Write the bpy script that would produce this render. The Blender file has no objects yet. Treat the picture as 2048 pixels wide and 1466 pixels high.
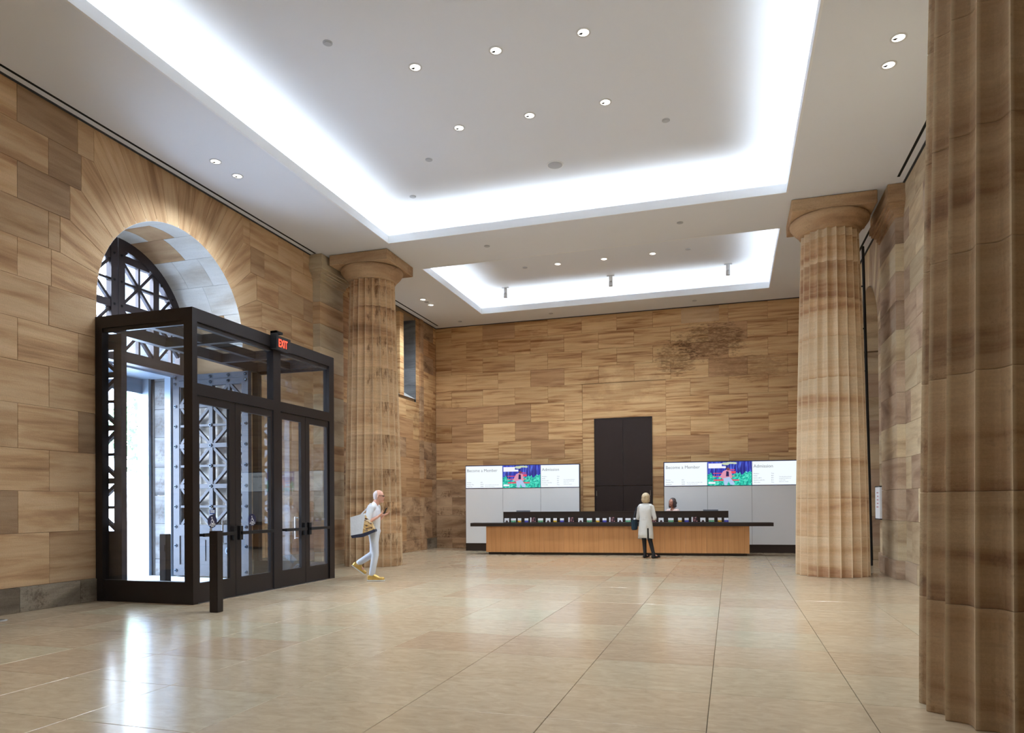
import bpy, bmesh, math, random
from mathutils import Vector, Matrix
random.seed(7)
S = bpy.context.scene
COL = S.collection
PI = math.pi

# ------------------------------------------------------------------ camera, world, exposure
YAW, PITCH, ROLL, F, CX, CY = 0.29982, 0.005856, -0.006488, 1406.72, 1025.88, 999.27
fw0 = Vector((-math.sin(YAW), math.cos(YAW), 0)); r0 = Vector((math.cos(YAW), math.sin(YAW), 0)); u0 = Vector((0, 0, 1))
fw = math.cos(PITCH)*fw0 + math.sin(PITCH)*u0
u1 = -math.sin(PITCH)*fw0 + math.cos(PITCH)*u0
rr_ = math.cos(ROLL)*r0 + math.sin(ROLL)*u1
uu_ = -math.sin(ROLL)*r0 + math.cos(ROLL)*u1
cd = bpy.data.cameras.new('camera'); cam = bpy.data.objects.new('camera', cd); COL.objects.link(cam)
M = Matrix.Identity(4)
for i in range(3):
    M[i][0] = rr_[i]; M[i][1] = uu_[i]; M[i][2] = -fw[i]
M.translation = Vector((0, 0, 1.43))
cam.matrix_world = M
cd.sensor_width = 36; cd.lens = F/2048*36
cd.shift_x = (1024-CX)/2048; cd.shift_y = (CY-733)/2048
cd.clip_end = 300
S.camera = cam
S.view_settings.view_transform = 'Standard'; S.view_settings.look = 'None'
S.view_settings.gamma = 1; S.view_settings.use_curve_mapping = False
S.view_settings.exposure = 0.0

W = bpy.data.worlds.new('world'); S.world = W; W.use_nodes = True
wn = W.node_tree.nodes; wl = W.node_tree.links
bgn = wn['Background']
SKY_STRENGTH = 25.0
tcn = wn.new('ShaderNodeTexCoord'); sep = wn.new('ShaderNodeSeparateXYZ'); wl.new(tcn.outputs['Generated'], sep.inputs[0])
wr = wn.new('ShaderNodeValToRGB'); wl.new(sep.outputs['Z'], wr.inputs[0])
wr.color_ramp.elements[0].position = 0.0; wr.color_ramp.elements[0].color = (0.80, 0.88, 1, 1)
wr.color_ramp.elements[1].position = 0.9; wr.color_ramp.elements[1].color = (0.50, 0.68, 1, 1)
wl.new(wr.outputs[0], bgn.inputs[0]); bgn.inputs[1].default_value = SKY_STRENGTH

COVE_W = 12.5          # watts per metre of cove strip
COVE_COL = (0.76, 0.88, 1.0)
SPOT_W = 455.0
COVE_TILT = 45

def light_area(name, loc, sx, sy, power, color, rot=(0, 0, 0), parent=None, spread=PI):
    l = bpy.data.lights.new(name, 'AREA'); l.shape = 'RECTANGLE'; l.size = sx; l.size_y = sy
    l.energy = power; l.color = color; l.spread = spread
    o = bpy.data.objects.new(name, l); COL.objects.link(o); o.location = loc; o.rotation_euler = rot
    if parent: o.parent = parent
    return o

# room dimensions
XL, XR, YB, YF, ZC = -9.217, 3.06, 21.315, -1.2, 7.2
CO_X0, CO_X1 = -7.2, 1.07
COFFERS = [(-0.05, 3.4), (5.0, 14.04), (15.78, 20.13)]
ZCC = 7.70             # coffer ceiling
COVE_OUT = 0.42

for (ya, yb) in COFFERS:
    xm = (CO_X0+CO_X1)/2; ym = (ya+yb)/2; w = CO_X1-CO_X0; d = yb-ya; off = 0.24
    tl = math.radians(COVE_TILT)
    for (x, y, sx, sy, rot) in [(xm, ya-off, w, .06, (PI-tl, 0, 0)), (xm, yb+off, w, .06, (PI+tl, 0, 0)), (CO_X0-off, ym, .06, d, (PI, tl, 0)), (CO_X1+off, ym, .06, d, (PI, -tl, 0))]:
        light_area('cove_led_strip', (x, y, 7.29), sx, sy, COVE_W*max(sx, sy), COVE_COL, rot)

# daylight sampling portals over the two real openings in the left wall (they add no light of their own)
def portal(loc, sx, sy, rot):
    o = light_area('daylight_portal', loc, sx, sy, 1, (1, 1, 1), rot); o.data.cycles.is_portal = True
portal((-11.9, 10.05, 3.0), 6.6, 4.4, (0, -PI/2, 0))
portal((-10.25, 18.2, 5.9), 2.6, 3.6, (0, -PI/2, 0))

# ------------------------------------------------------------------ helpers
class MB:
    def __init__(s): s.v = []; s.f = []; s.m = []
    def add(s, vs, fs, mi=0):
        b = len(s.v); s.v += [tuple(v) for v in vs]; s.f += [tuple(i+b for i in f) for f in fs]; s.m += [mi]*len(fs)
    def box(s, x0, y0, z0, x1, y1, z1, mi=0):
        s.add([(x0,y0,z0),(x1,y0,z0),(x1,y1,z0),(x0,y1,z0),(x0,y0,z1),(x1,y0,z1),(x1,y1,z1),(x0,y1,z1)],
              [(0,3,2,1),(4,5,6,7),(0,1,5,4),(1,2,6,5),(2,3,7,6),(3,0,4,7)], mi)
    def obox(s, p0, p1, w, d, side, mi=0):   # bar from p0 to p1, w across (perp to side), d along side
        p0 = Vector(p0); p1 = Vector(p1); a = (p1-p0).normalized(); sd = Vector(side).normalized(); n = a.cross(sd).normalized()
        vs = []
        for p in (p0, p1):
            for (i, j) in ((-1,-1),(1,-1),(1,1),(-1,1)): vs.append(p+n*(w/2*i)+sd*(d/2*j))
        s.add(vs, [(0,1,2,3),(7,6,5,4),(0,4,5,1),(1,5,6,2),(2,6,7,3),(3,7,4,0)], mi)
    def tube(s, p0, p1, r0, r1=None, n=12, mi=0):
        r1 = r0 if r1 is None else r1
        p0 = Vector(p0); p1 = Vector(p1); a = (p1-p0).normalized()
        t = Vector((0,0,1)) if abs(a.z) < .9 else Vector((1,0,0)); u = a.cross(t).normalized(); v = a.cross(u)
        vs = [p0+(u*math.cos(2*PI*k/n)+v*math.sin(2*PI*k/n))*r0 for k in range(n)]+[p1+(u*math.cos(2*PI*k/n)+v*math.sin(2*PI*k/n))*r1 for k in range(n)]
        s.add(vs, [(k,(k+1)%n,n+(k+1)%n,n+k) for k in range(n)]+[tuple(range(n-1,-1,-1)), tuple(range(n,2*n))], mi)
    def prism(s, poly, fn, t0, t1, mi=0):
        n = len(poly); vs = [fn(p[0],p[1],t0) for p in poly]+[fn(p[0],p[1],t1) for p in poly]
        s.add(vs, [tuple(range(n-1,-1,-1)), tuple(range(n,2*n))]+[(k,(k+1)%n,n+(k+1)%n,n+k) for k in range(n)], mi)
    def build(s, name, mats, parent=None, loc=None, smooth=False, fix=True):
        me = bpy.data.meshes.new(name); me.from_pydata(s.v, [], s.f)
        if not isinstance(mats, (list, tuple)): mats = [mats]
        for m in mats: me.materials.append(m)
        for p, mi in zip(me.polygons, s.m): p.material_index = mi; p.use_smooth = smooth
        if fix:
            bm = bmesh.new(); bm.from_mesh(me); bmesh.ops.recalc_face_normals(bm, faces=bm.faces); bm.to_mesh(me); bm.free()
        me.update()
        o = bpy.data.objects.new(name, me); COL.objects.link(o)
        if parent: o.parent = parent
        if loc: o.location = loc
        return o

def tag(o, label=None, cat=None, group=None, kind=None):
    if label: o['label'] = label
    if cat: o['category'] = cat
    if group: o['group'] = group
    if kind: o['kind'] = kind
    return o
def thing(name, label, cat, loc=(0,0,0), rz=0, group=None):
    o = bpy.data.objects.new(name, None); COL.objects.link(o); o.location = loc; o.rotation_euler = (0,0,rz)
    o.empty_display_size = .1
    return tag(o, label, cat, group)
def copy_tree(o, parent=None):
    c = o.copy(); COL.objects.link(c)
    if parent: c.parent = parent
    for ch in o.children: copy_tree(ch, c)
    return c

def offset_poly(P, d):
    """inset a CCW polygon by d"""
    n = len(P); out = []
    for i in range(n):
        a = Vector(P[i-1]); b = Vector(P[i]); c = Vector(P[(i+1) % n])
        e1 = (b-a).normalized(); e2 = (c-b).normalized()
        n1 = Vector((-e1.y, e1.x)); n2 = Vector((-e2.y, e2.x))
        k = 1+n1.dot(n2)
        m = (n1+n2)/max(k, .25)
        out.append((b.x+m.x*d, b.y+m.y*d))
    return out
def area(P): return sum(P[i-1][0]*P[i][1]-P[i][0]*P[i-1][1] for i in range(len(P)))/2
def slab(P, fn, depth, gap=.003, cham=.007, proud=0.0):
    gap *= .55; cham *= .6
    """a chamfered block; fn(a,b,h) -> local point, h out of the wall"""
    if area(P) < 0: P = P[::-1]
    A = offset_poly(P, gap); B = offset_poly(P, gap+cham)
    n = len(A); m = MB()
    vs = [fn(p[0],p[1],-depth) for p in A]+[fn(p[0],p[1],proud-cham) for p in A]+[fn(p[0],p[1],proud) for p in B]
    fs = [tuple(range(n-1,-1,-1)), tuple(range(2*n,3*n))]
    for k in range(n):
        j = (k+1) % n
        fs += [(k,j,n+j,n+k), (n+k,n+j,2*n+j,2*n+k)]
    m.add(vs, fs); return m

# ------------------------------------------------------------------ materials
def nmat(name):
    m = bpy.data.materials.new(name); m.use_nodes = True
    return m, m.node_tree.nodes, m.node_tree.links, m.node_tree.nodes['Principled BSDF']
def lin(r, g, b):
    f = lambda c: (c/255/12.92) if c/255 <= .04045 else ((c/255+.055)/1.055)**2.4
    return (f(r), f(g), f(b), 1)
def plain(name, rgb, rough=.5, metal=0, emit=0, noise=.0, nscale=8, spec=.5, bump=0):
    m, N, L, b = nmat(name)
    b.inputs['Base Color'].default_value = lin(*rgb); b.inputs['Roughness'].default_value = rough; b.inputs['Metallic'].default_value = metal
    b.inputs['Specular IOR Level'].default_value = spec
    if emit:
        b.inputs['Emission Color'].default_value = lin(*rgb); b.inputs['Emission Strength'].default_value = emit
    if noise:
        tc = N.new('ShaderNodeTexCoord'); nz = N.new('ShaderNodeTexNoise'); nz.inputs['Scale'].default_value = nscale; nz.inputs['Detail'].default_value = 5
        L.new(tc.outputs['Object'], nz.inputs['Vector'])
        mr = N.new('ShaderNodeMapRange'); mr.inputs[3].default_value = 1-noise; mr.inputs[4].default_value = 1+noise
        L.new(nz.outputs[0], mr.inputs[0])
        hs = N.new('ShaderNodeHueSaturation'); hs.inputs['Color'].default_value = lin(*rgb); L.new(mr.outputs[0], hs.inputs['Value']); L.new(hs.outputs[0], b.inputs['Base Color'])
        if bump:
            bp = N.new('ShaderNodeBump'); bp.inputs['Strength'].default_value = bump; bp.inputs['Distance'].default_value = .01
            L.new(nz.outputs[0], bp.inputs['Height']); L.new(bp.outputs[0], b.inputs['Normal'])
    return m

def sandstone(name, light, mid, dark, bands=5.0, contrast=1.0, rough=.75, var=.16, pit=0.0, stain=None, wob=.35, darkp=.30, sat=.94, arris_highlight=0, pitmap=(1,1,1), hz=.55):
    """banded sandstone: bedding runs across the object's local Z, every block has its own seed"""
    m, N, L, b = nmat(name)
    tc = N.new('ShaderNodeTexCoord'); oi = N.new('ShaderNodeObjectInfo')
    mul = N.new('ShaderNodeMath'); mul.operation = 'MULTIPLY'; mul.inputs[1].default_value = 137.0; L.new(oi.outputs['Random'], mul.inputs[0])
    cmb = N.new('ShaderNodeCombineXYZ'); L.new(mul.outputs[0], cmb.inputs[0]); L.new(mul.outputs[0], cmb.inputs[2])
    mp = N.new('ShaderNodeMapping'); mp.inputs['Scale'].default_value = (hz, hz, bands); L.new(tc.outputs['Object'], mp.inputs['Vector'])
    va = N.new('ShaderNodeVectorMath'); L.new(mp.outputs[0], va.inputs[0]); L.new(cmb.outputs[0], va.inputs[1])
    n1 = N.new('ShaderNodeTexNoise'); n1.inputs['Scale'].default_value = 1.0; n1.inputs['Detail'].default_value = 5; n1.inputs['Roughness'].default_value = .55; n1.inputs['Distortion'].default_value = wob
    L.new(va.outputs[0], n1.inputs['Vector'])
    rp = N.new('ShaderNodeValToRGB'); e = rp.color_ramp.elements
    e[0].position = darkp; e[0].color = dark; e[1].position = .68; e[1].color = light
    q = e.new(.45); q.color = mid
    q = e.new(.54); q.color = tuple((a*.6+c*.4) for a, c in zip(light, mid))
    L.new(n1.outputs[0], rp.inputs[0])
    # fine lamination + grain
    mp2 = N.new('ShaderNodeMapping'); mp2.inputs['Scale'].default_value = (1.6, 1.6, 26); L.new(tc.outputs['Object'], mp2.inputs['Vector'])
    va2 = N.new('ShaderNodeVectorMath'); L.new(mp2.outputs[0], va2.inputs[0]); L.new(cmb.outputs[0], va2.inputs[1])
    n2 = N.new('ShaderNodeTexNoise'); n2.inputs['Scale'].default_value = 1.0; n2.inputs['Detail'].default_value = 6; n2.inputs['Roughness'].default_value = .65; n2.inputs['Distortion'].default_value = .6; L.new(va2.outputs[0], n2.inputs['Vector'])
    n3 = N.new('ShaderNodeTexNoise'); n3.inputs['Scale'].default_value = 55; n3.inputs['Detail'].default_value = 6; n3.inputs['Roughness'].default_value = .7; L.new(tc.outputs['Object'], n3.inputs['Vector'])
    ad = N.new('ShaderNodeMath'); ad.operation = 'ADD'; L.new(n2.outputs[0], ad.inputs[0]); L.new(n3.outputs[0], ad.inputs[1])
    mr = N.new('ShaderNodeMapRange'); mr.inputs[1].default_value = .6; mr.inputs[2].default_value = 1.4; mr.inputs[3].default_value = 1-.13*contrast; mr.inputs[4].default_value = 1+.11*contrast
    L.new(ad.outputs[0], mr.inputs[0])
    # per block value
    mr2 = N.new('ShaderNodeMapRange'); mr2.inputs[3].default_value = 1-var; mr2.inputs[4].default_value = 1+var*.6; L.new(oi.outputs['Random'], mr2.inputs[0])
    m2 = N.new('ShaderNodeMath'); m2.operation = 'MULTIPLY'; L.new(mr.outputs[0], m2.inputs[0]); L.new(mr2.outputs[0], m2.inputs[1])
    hs = N.new('ShaderNodeHueSaturation'); L.new(rp.outputs[0], hs.inputs['Color']); L.new(m2.outputs[0], hs.inputs['Value']); hs.inputs['Saturation'].default_value = sat; hs.inputs['Hue'].default_value = .495
    out = hs.outputs[0]
    geo = N.new('ShaderNodeNewGeometry')
    def blob(center, radii, colr, nscale, thr, strength, zs=1.0):
        nonlocal out
        mpp = N.new('ShaderNodeMapping'); mpp.vector_type = 'TEXTURE'
        mpp.inputs['Location'].default_value = center; mpp.inputs['Scale'].default_value = radii
        L.new(geo.outputs['Position'], mpp.inputs['Vector'])
        ln = N.new('ShaderNodeVectorMath'); ln.operation = 'LENGTH'; L.new(mpp.outputs[0], ln.inputs[0])
        mpz = N.new('ShaderNodeMapping'); mpz.inputs['Scale'].default_value = (1, 1, zs); L.new(geo.outputs['Position'], mpz.inputs['Vector'])
        nz = N.new('ShaderNodeTexNoise'); nz.inputs['Scale'].default_value = nscale; nz.inputs['Detail'].default_value = 7; nz.inputs['Roughness'].default_value = .7
        L.new(mpz.outputs[0], nz.inputs['Vector'])
        s1 = N.new('ShaderNodeMapRange'); s1.inputs[1].default_value = 1.0; s1.inputs[2].default_value = .35; L.new(ln.outputs['Value'], s1.inputs[0])
        s2 = N.new('ShaderNodeMath'); s2.operation = 'MULTIPLY_ADD'; s2.inputs[1].default_value = .55; L.new(s1.outputs[0], s2.inputs[0]); L.new(nz.outputs[0], s2.inputs[2])
        s3 = N.new('ShaderNodeMapRange'); s3.inputs[1].default_value = thr; s3.inputs[2].default_value = thr+.16; s3.inputs[4].default_value = strength; L.new(s2.outputs[0], s3.inputs[0])
        s4 = N.new('ShaderNodeMath'); s4.operation = 'MULTIPLY'; L.new(s3.outputs[0], s4.inputs[0])
        s5 = N.new('ShaderNodeMapRange'); s5.inputs[1].default_value = 1.0; s5.inputs[2].default_value = .9; L.new(ln.outputs['Value'], s5.inputs[0]); L.new(s5.outputs[0], s4.inputs[1])
        mx = N.new('ShaderNodeMix'); mx.data_type = 'RGBA'; mx.blend_type = 'MULTIPLY'; mx.inputs[7].default_value = colr
        L.new(s4.outputs[0], mx.inputs[0]); L.new(out, mx.inputs[6]); out = mx.outputs[2]
    for st in (stain or []): blob(*st)
    if arris_highlight:
        an = N.new('ShaderNodeAttribute'); an.attribute_name = 'arris_highlight'  # highlight along the flute edges, painted as a paler tone
        am = N.new('ShaderNodeMath'); am.operation = 'MULTIPLY'; am.inputs[1].default_value = arris_highlight; L.new(an.outputs['Fac'], am.inputs[0])
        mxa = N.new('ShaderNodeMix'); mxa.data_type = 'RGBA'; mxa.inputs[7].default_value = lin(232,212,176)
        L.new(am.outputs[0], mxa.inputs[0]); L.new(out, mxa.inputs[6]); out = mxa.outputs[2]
    if pit:
        vo = N.new('ShaderNodeTexNoise'); vo.inputs['Scale'].default_value = 16 if pitmap == (1,1,1) else 1.0; vo.inputs['Detail'].default_value = 8; vo.inputs['Roughness'].default_value = .75
        mpp_ = N.new('ShaderNodeMapping'); mpp_.inputs['Scale'].default_value = pitmap; L.new(tc.outputs['Object'], mpp_.inputs['Vector']); L.new(mpp_.outputs[0], vo.inputs['Vector'])
        big = N.new('ShaderNodeTexNoise'); big.inputs['Scale'].default_value = 1.6; big.inputs['Detail'].default_value = 2; L.new(va2.outputs[0], big.inputs['Vector']); L.new(tc.outputs['Object'], big.inputs['Vector'])
        pm = N.new('ShaderNodeMath'); pm.operation = 'MULTIPLY'; L.new(vo.outputs[0], pm.inputs[0]); L.new(big.outputs[0], pm.inputs[1])
        pr_ = N.new('ShaderNodeMapRange'); pr_.inputs[1].default_value = .30; pr_.inputs[2].default_value = .38; pr_.inputs[4].default_value = pit; L.new(pm.outputs[0], pr_.inputs[0])
        mx = N.new('ShaderNodeMix'); mx.data_type = 'RGBA'; mx.blend_type = 'MULTIPLY'; mx.inputs[7].default_value = (.30, .22, .16, 1)
        L.new(pr_.outputs[0], mx.inputs[0]); L.new(out, mx.inputs[6]); out = mx.outputs[2]
    L.new(out, b.inputs['Base Color']); b.inputs['Roughness'].default_value = rough; b.inputs['Specular IOR Level'].default_value = .25
    bp = N.new('ShaderNodeBump'); bp.inputs['Strength'].default_value = .35; bp.inputs['Distance'].default_value = .012
    L.new(ad.outputs[0], bp.inputs['Height']); L.new(bp.outputs[0], b.inputs['Normal'])
    return m

LT, MD, DK = lin(208,178,138), lin(188,154,112), lin(156,118,82)
M_left = sandstone('sandstone_left', LT, MD, DK, bands=4.5, sat=1.0, wob=.25)
M_leftd = sandstone('sandstone_brown', lin(184,154,116), lin(168,136,98), lin(146,114,80), bands=5.0)
M_vous = sandstone('sandstone_arch', lin(210,178,134), lin(190,154,110), lin(156,120,82), bands=7.0, var=.10, sat=.98)
M_back = sandstone('sandstone_back', lin(218,182,130), lin(198,156,104), lin(156,112,68), bands=10.0, wob=.8, var=.08, sat=1.0, darkp=.34,
    stain=[((-.5,21.3,6.15),(2.1,3,1.1),(.34,.28,.22,1),8.0,.93,.8,3.5), ((-1.5,21.3,5.7),(1.3,3,1.1),(.40,.34,.28,1),8.0,.93,.8,3.5), ((.6,21.3,5.3),(2.0,3,.8),(.62,.56,.50,1),6.0,.92,.6,2.5), ((-3.2,21.3,5.0),(2.2,3,1.2),(.66,.60,.55,1),1.6,.88,.55,1.0),
           ((-9.0,21.3,3.8),(1.2,3,1.9),(.50,.40,.32,1),1.5,.88,.75,1.0), ((-8.6,21.3,0.9),(1.5,3,1.3),(.60,.52,.44,1),2,.78,.7,1.0), ((-6.5,21.3,6.6),(1.8,3,.7),(.72,.60,.48,1),2.5,.85,.6,2.0)])
M_backd = sandstone('sandstone_back_brown', lin(196,156,110), lin(176,136,92), lin(150,108,70), bands=9.0, wob=.6, var=.10, sat=1.0, stain=[((-.5,21.3,6.15),(2.1,3,1.1),(.34,.28,.22,1),8.0,.93,.8,3.5), ((-1.5,21.3,5.7),(1.3,3,1.1),(.40,.34,.28,1),8.0,.93,.8,3.5), ((.6,21.3,5.3),(2.0,3,.8),(.62,.56,.50,1),6.0,.92,.6,2.5)])
M_rough = sandstone('sandstone_rough', lin(194,160,118), lin(162,126,86), lin(108,80,54), bands=2.2, contrast=2.2, wob=1.0, pit=.7)
M_right = sandstone('sandstone_right', lin(218,200,160), lin(200,176,134), lin(168,140,104), bands=3.0, wob=.8, sat=.88)
M_rightd = sandstone('sandstone_right_rosy', lin(200,174,140), lin(180,150,116), lin(146,116,88), bands=2.0, wob=1.2, sat=.85)
M_grey = sandstone('grey_stone', lin(186,184,178), lin(160,158,152), lin(112,108,102), bands=2.0, contrast=2.5, wob=.8, pit=.5)
M_reveal = sandstone('pale_reveal_stone', lin(228,224,216), lin(216,210,198), lin(192,180,162), bands=3.0, var=.07)
M_plinth = sandstone('plinth_stone', lin(150,138,118), lin(124,110,90), lin(84,74,60), bands=1.5, contrast=2.4, wob=1.0, pit=.6)
M_colL = sandstone('column_stone_weathered', lin(216,184,140), lin(188,150,106), lin(128,92,60), bands=2.2, contrast=2.2, pit=.85, pitmap=(15,15,3.0), var=.16, wob=.5, arris_highlight=.5, sat=.98, hz=.22)
M_colR = sandstone('column_stone_pale', lin(224,202,166), lin(206,172,130), lin(168,124,88), bands=1.6, contrast=1.4, var=.10, wob=.4, pit=.15, sat=.98, arris_highlight=.6, darkp=.38, hz=.15)
M_colB = sandstone('column_stone_near', lin(176,148,108), lin(160,128,88), lin(132,98,64), bands=2.6, contrast=1.6, var=.08, wob=.5, pit=.4, sat=.98, arris_highlight=.45, darkp=.36, hz=.2)
M_cap = sandstone('capital_stone', lin(200,170,130), lin(178,144,104), lin(142,108,74), bands=2.4, contrast=1.8, pit=.35, var=.05, sat=.95)
M_mortar = plain('mortar', (150,124,94), .9)
M_plaster = plain('white_plaster', (232,234,238), .65, noise=.01, nscale=2)
M_fascia = plain('white_fascia_paint', (240,240,240), .5)
M_bronze = plain('dark_bronze_metal', (42,36,35), .38, .35, noise=.08, nscale=3)
M_bronze2 = plain('bronze_gate_metal', (50,54,62), .45, .3, noise=.10, nscale=6)
M_outer = sandstone('outer_jamb_stone', lin(120,120,120), lin(98,98,98), lin(70,70,70), bands=2.0, contrast=2.5, wob=.8, pit=.5)
M_bronzed = plain('bronze_lattice_metal', (66,58,60), .4, .4, noise=.08, nscale=4)
M_stud = plain('stud_metal', (70,80,92), .22, .9)
M_black = plain('black_metal', (22,20,20), .5, .2)
M_slot = plain('slot_black', (8,8,8), .9)
M_alu = plain('pale_aluminium', (128,142,156), .35, .2)
M_steel = plain('brushed_steel', (190,190,190), .3, 1)
M_dark = plain('dark_bronze_countertop', (52,42,38), .35, .15, noise=.08, nscale=4)
M_doorp = plain('dark_door_panel', (50,38,34), .5, .1, noise=.12, nscale=2, spec=.3)
M_panel = plain('grey_white_panel', (238,238,238), .45, noise=.01, nscale=3)
M_bezel = plain('screen_bezel', (50,60,130), .4)  # blue glow around the screens put into the bezel colour
M_exitbox = plain('exit_box', (40,34,34), .5)
M_exit = plain('exit_red_glow', (255,70,45), .5, emit=2.6)
M_lamp = plain('lamp_lens', (255,250,240), .3, emit=2.5)
M_trim = plain('white_metal_trim', (215,215,215), .4)
M_sprk = plain('grey_cover_plate', (188,190,194), .5)
M_text = plain('grey_text', (120,124,132), .5, emit=.35)
M_textd = plain('soft_text', (165,170,178), .5, emit=.5)
M_white = plain('white_print', (240,240,240), .5)
M_navy = plain('navy_sticker', (20,22,60), .4)
M_ground = plain("pale_paving", (226,226,226), .8, noise=.05)
M_bark = plain('tree_bark', (90,76,64), .9)
M_leaf = plain('tree_foliage', (120,160,110), .7, noise=.3, nscale=2)

def screen_mat(name, rgb, s):
    m, N, L, b = nmat(name); b.inputs['Base Color'].default_value = (.02,.02,.02,1); b.inputs['Roughness'].default_value = .25
    b.inputs['Emission Color'].default_value = lin(*rgb); b.inputs['Emission Strength'].default_value = s; return m
M_scr = screen_mat('screen_white_page', (240,248,252), 1.05)
def glass_mat():
    m, N, L, b = nmat('clear_glass'); N.remove(b); out = N['Material Output']
    tr = N.new('ShaderNodeBsdfTransparent'); tr.inputs[0].default_value = (.95, .97, .985, 1)
    gl = N.new('ShaderNodeBsdfGlossy'); gl.inputs['Roughness'].default_value = .01; gl.inputs[0].default_value = (.9,.95,1,1)
    fr = N.new('ShaderNodeLayerWeight'); fr.inputs[0].default_value = .5
    pw_ = N.new('ShaderNodeMath'); pw_.operation = 'POWER'; pw_.inputs[1].default_value = 4.0; L.new(fr.outputs['Facing'], pw_.inputs[0])
    mt = N.new('ShaderNodeMath'); mt.operation = 'MULTIPLY_ADD'; mt.inputs[1].default_value = .75; mt.inputs[2].default_value = .055; L.new(pw_.outputs[0], mt.inputs[0])
    mx = N.new('ShaderNodeMixShader'); L.new(mt.outputs[0], mx.inputs[0]); L.new(tr.outputs[0], mx.inputs[1]); L.new(gl.outputs[0], mx.inputs[2]); L.new(mx.outputs[0], out.inputs[0])
    return m
M_glass = glass_mat()
def wood_mat():
    m, N, L, b = nmat('honey_wood_veneer')
    tc = N.new('ShaderNodeTexCoord'); oi = N.new('ShaderNodeObjectInfo')
    mp = N.new('ShaderNodeMapping'); mp.inputs['Scale'].default_value = (22, 22, .7); L.new(tc.outputs['Object'], mp.inputs[0])
    nz = N.new('ShaderNodeTexNoise'); nz.inputs['Scale'].default_value = 1; nz.inputs['Detail'].default_value = 5; L.new(mp.outputs[0], nz.inputs[0])
    rp = N.new('ShaderNodeValToRGB'); rp.color_ramp.elements[0].position = .35; rp.color_ramp.elements[1].position = .7
    rp.color_ramp.elements[0].color = lin(196,138,84); rp.color_ramp.elements[1].color = lin(218,160,104); L.new(nz.outputs[0], rp.inputs[0])
    mr = N.new('ShaderNodeMapRange'); mr.inputs[3].default_value = .94; mr.inputs[4].default_value = 1.05; L.new(oi.outputs['Random'], mr.inputs[0])
    hs = N.new('ShaderNodeHueSaturation'); L.new(rp.outputs[0], hs.inputs['Color']); L.new(mr.outputs[0], hs.inputs['Value']); L.new(hs.outputs[0], b.inputs['Base Color'])
    b.inputs['Roughness'].default_value = .4
    return m
M_wood = wood_mat()
def floor_mat():
    m, N, L, b = nmat('limestone_floor_tile')
    tc = N.new('ShaderNodeTexCoord'); oi = N.new('ShaderNodeObjectInfo')
    mul = N.new('ShaderNodeMath'); mul.operation = 'MULTIPLY'; mul.inputs[1].default_value = 91.0; L.new(oi.outputs['Random'], mul.inputs[0])
    va = N.new('ShaderNodeVectorMath'); L.new(tc.outputs['Object'], va.inputs[0]); L.new(mul.outputs[0], va.inputs[1])
    mp = N.new('ShaderNodeMapping'); mp.inputs['Scale'].default_value = (2.5, 5, 1); L.new(va.outputs[0], mp.inputs[0])
    nz = N.new('ShaderNodeTexNoise'); nz.inputs['Scale'].default_value = 2.4; nz.inputs['Detail'].default_value = 7; nz.inputs['Roughness'].default_value = .65; nz.inputs['Distortion'].default_value = .8; L.new(mp.outputs[0], nz.inputs[0])
    rp = N.new('ShaderNodeValToRGB'); e = rp.color_ramp.elements; e[0].position = .3; e[1].position = .7
    e[0].color = lin(178,158,132); e[1].color = lin(200,181,155); L.new(nz.outputs[0], rp.inputs[0])
    # tile to tile tint: rosy / sandy / greenish
    wn_ = N.new('ShaderNodeTexWhiteNoise'); wn_.noise_dimensions = '1D'; L.new(oi.outputs['Random'], wn_.inputs['W'])
    r2 = N.new('ShaderNodeValToRGB'); r2.color_ramp.interpolation = 'LINEAR'; q = r2.color_ramp.elements
    q[0].position = 0; q[0].color = (.90, .81, .74, 1); q[1].position = 1; q[1].color = (.96, 1.0, .95, 1)
    z = q.new(.3); z.color = (.97, .93, .86, 1); z = q.new(.7); z.color = (1, .98, .93, 1)
    L.new(wn_.outputs['Value'], r2.inputs[0])
    mx = N.new('ShaderNodeMix'); mx.data_type = 'RGBA'; mx.blend_type = 'MULTIPLY'; mx.inputs[0].default_value = 1; L.new(rp.outputs[0], mx.inputs[6]); L.new(r2.outputs[0], mx.inputs[7])
    L.new(mx.outputs[2], b.inputs['Base Color'])
    mr = N.new('ShaderNodeMapRange'); mr.inputs[3].default_value = .16; mr.inputs[4].default_value = .22; L.new(nz.outputs[0], mr.inputs[0]); L.new(mr.outputs[0], b.inputs['Roughness'])
    b.inputs['Specular IOR Level'].default_value = .65
    n3 = N.new('ShaderNodeTexNoise'); n3.inputs['Scale'].default_value = 14; n3.inputs['Detail'].default_value = 4; L.new(va.outputs[0], n3.inputs[0])
    bp = N.new('ShaderNodeBump'); bp.inputs['Strength'].default_value = .06; bp.inputs['Distance'].default_value = .01; L.new(n3.outputs[0], bp.inputs['Height'])
    return m
M_floor = floor_mat()
M_grout = plain('floor_joint', (128,110,88), .8)

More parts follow.
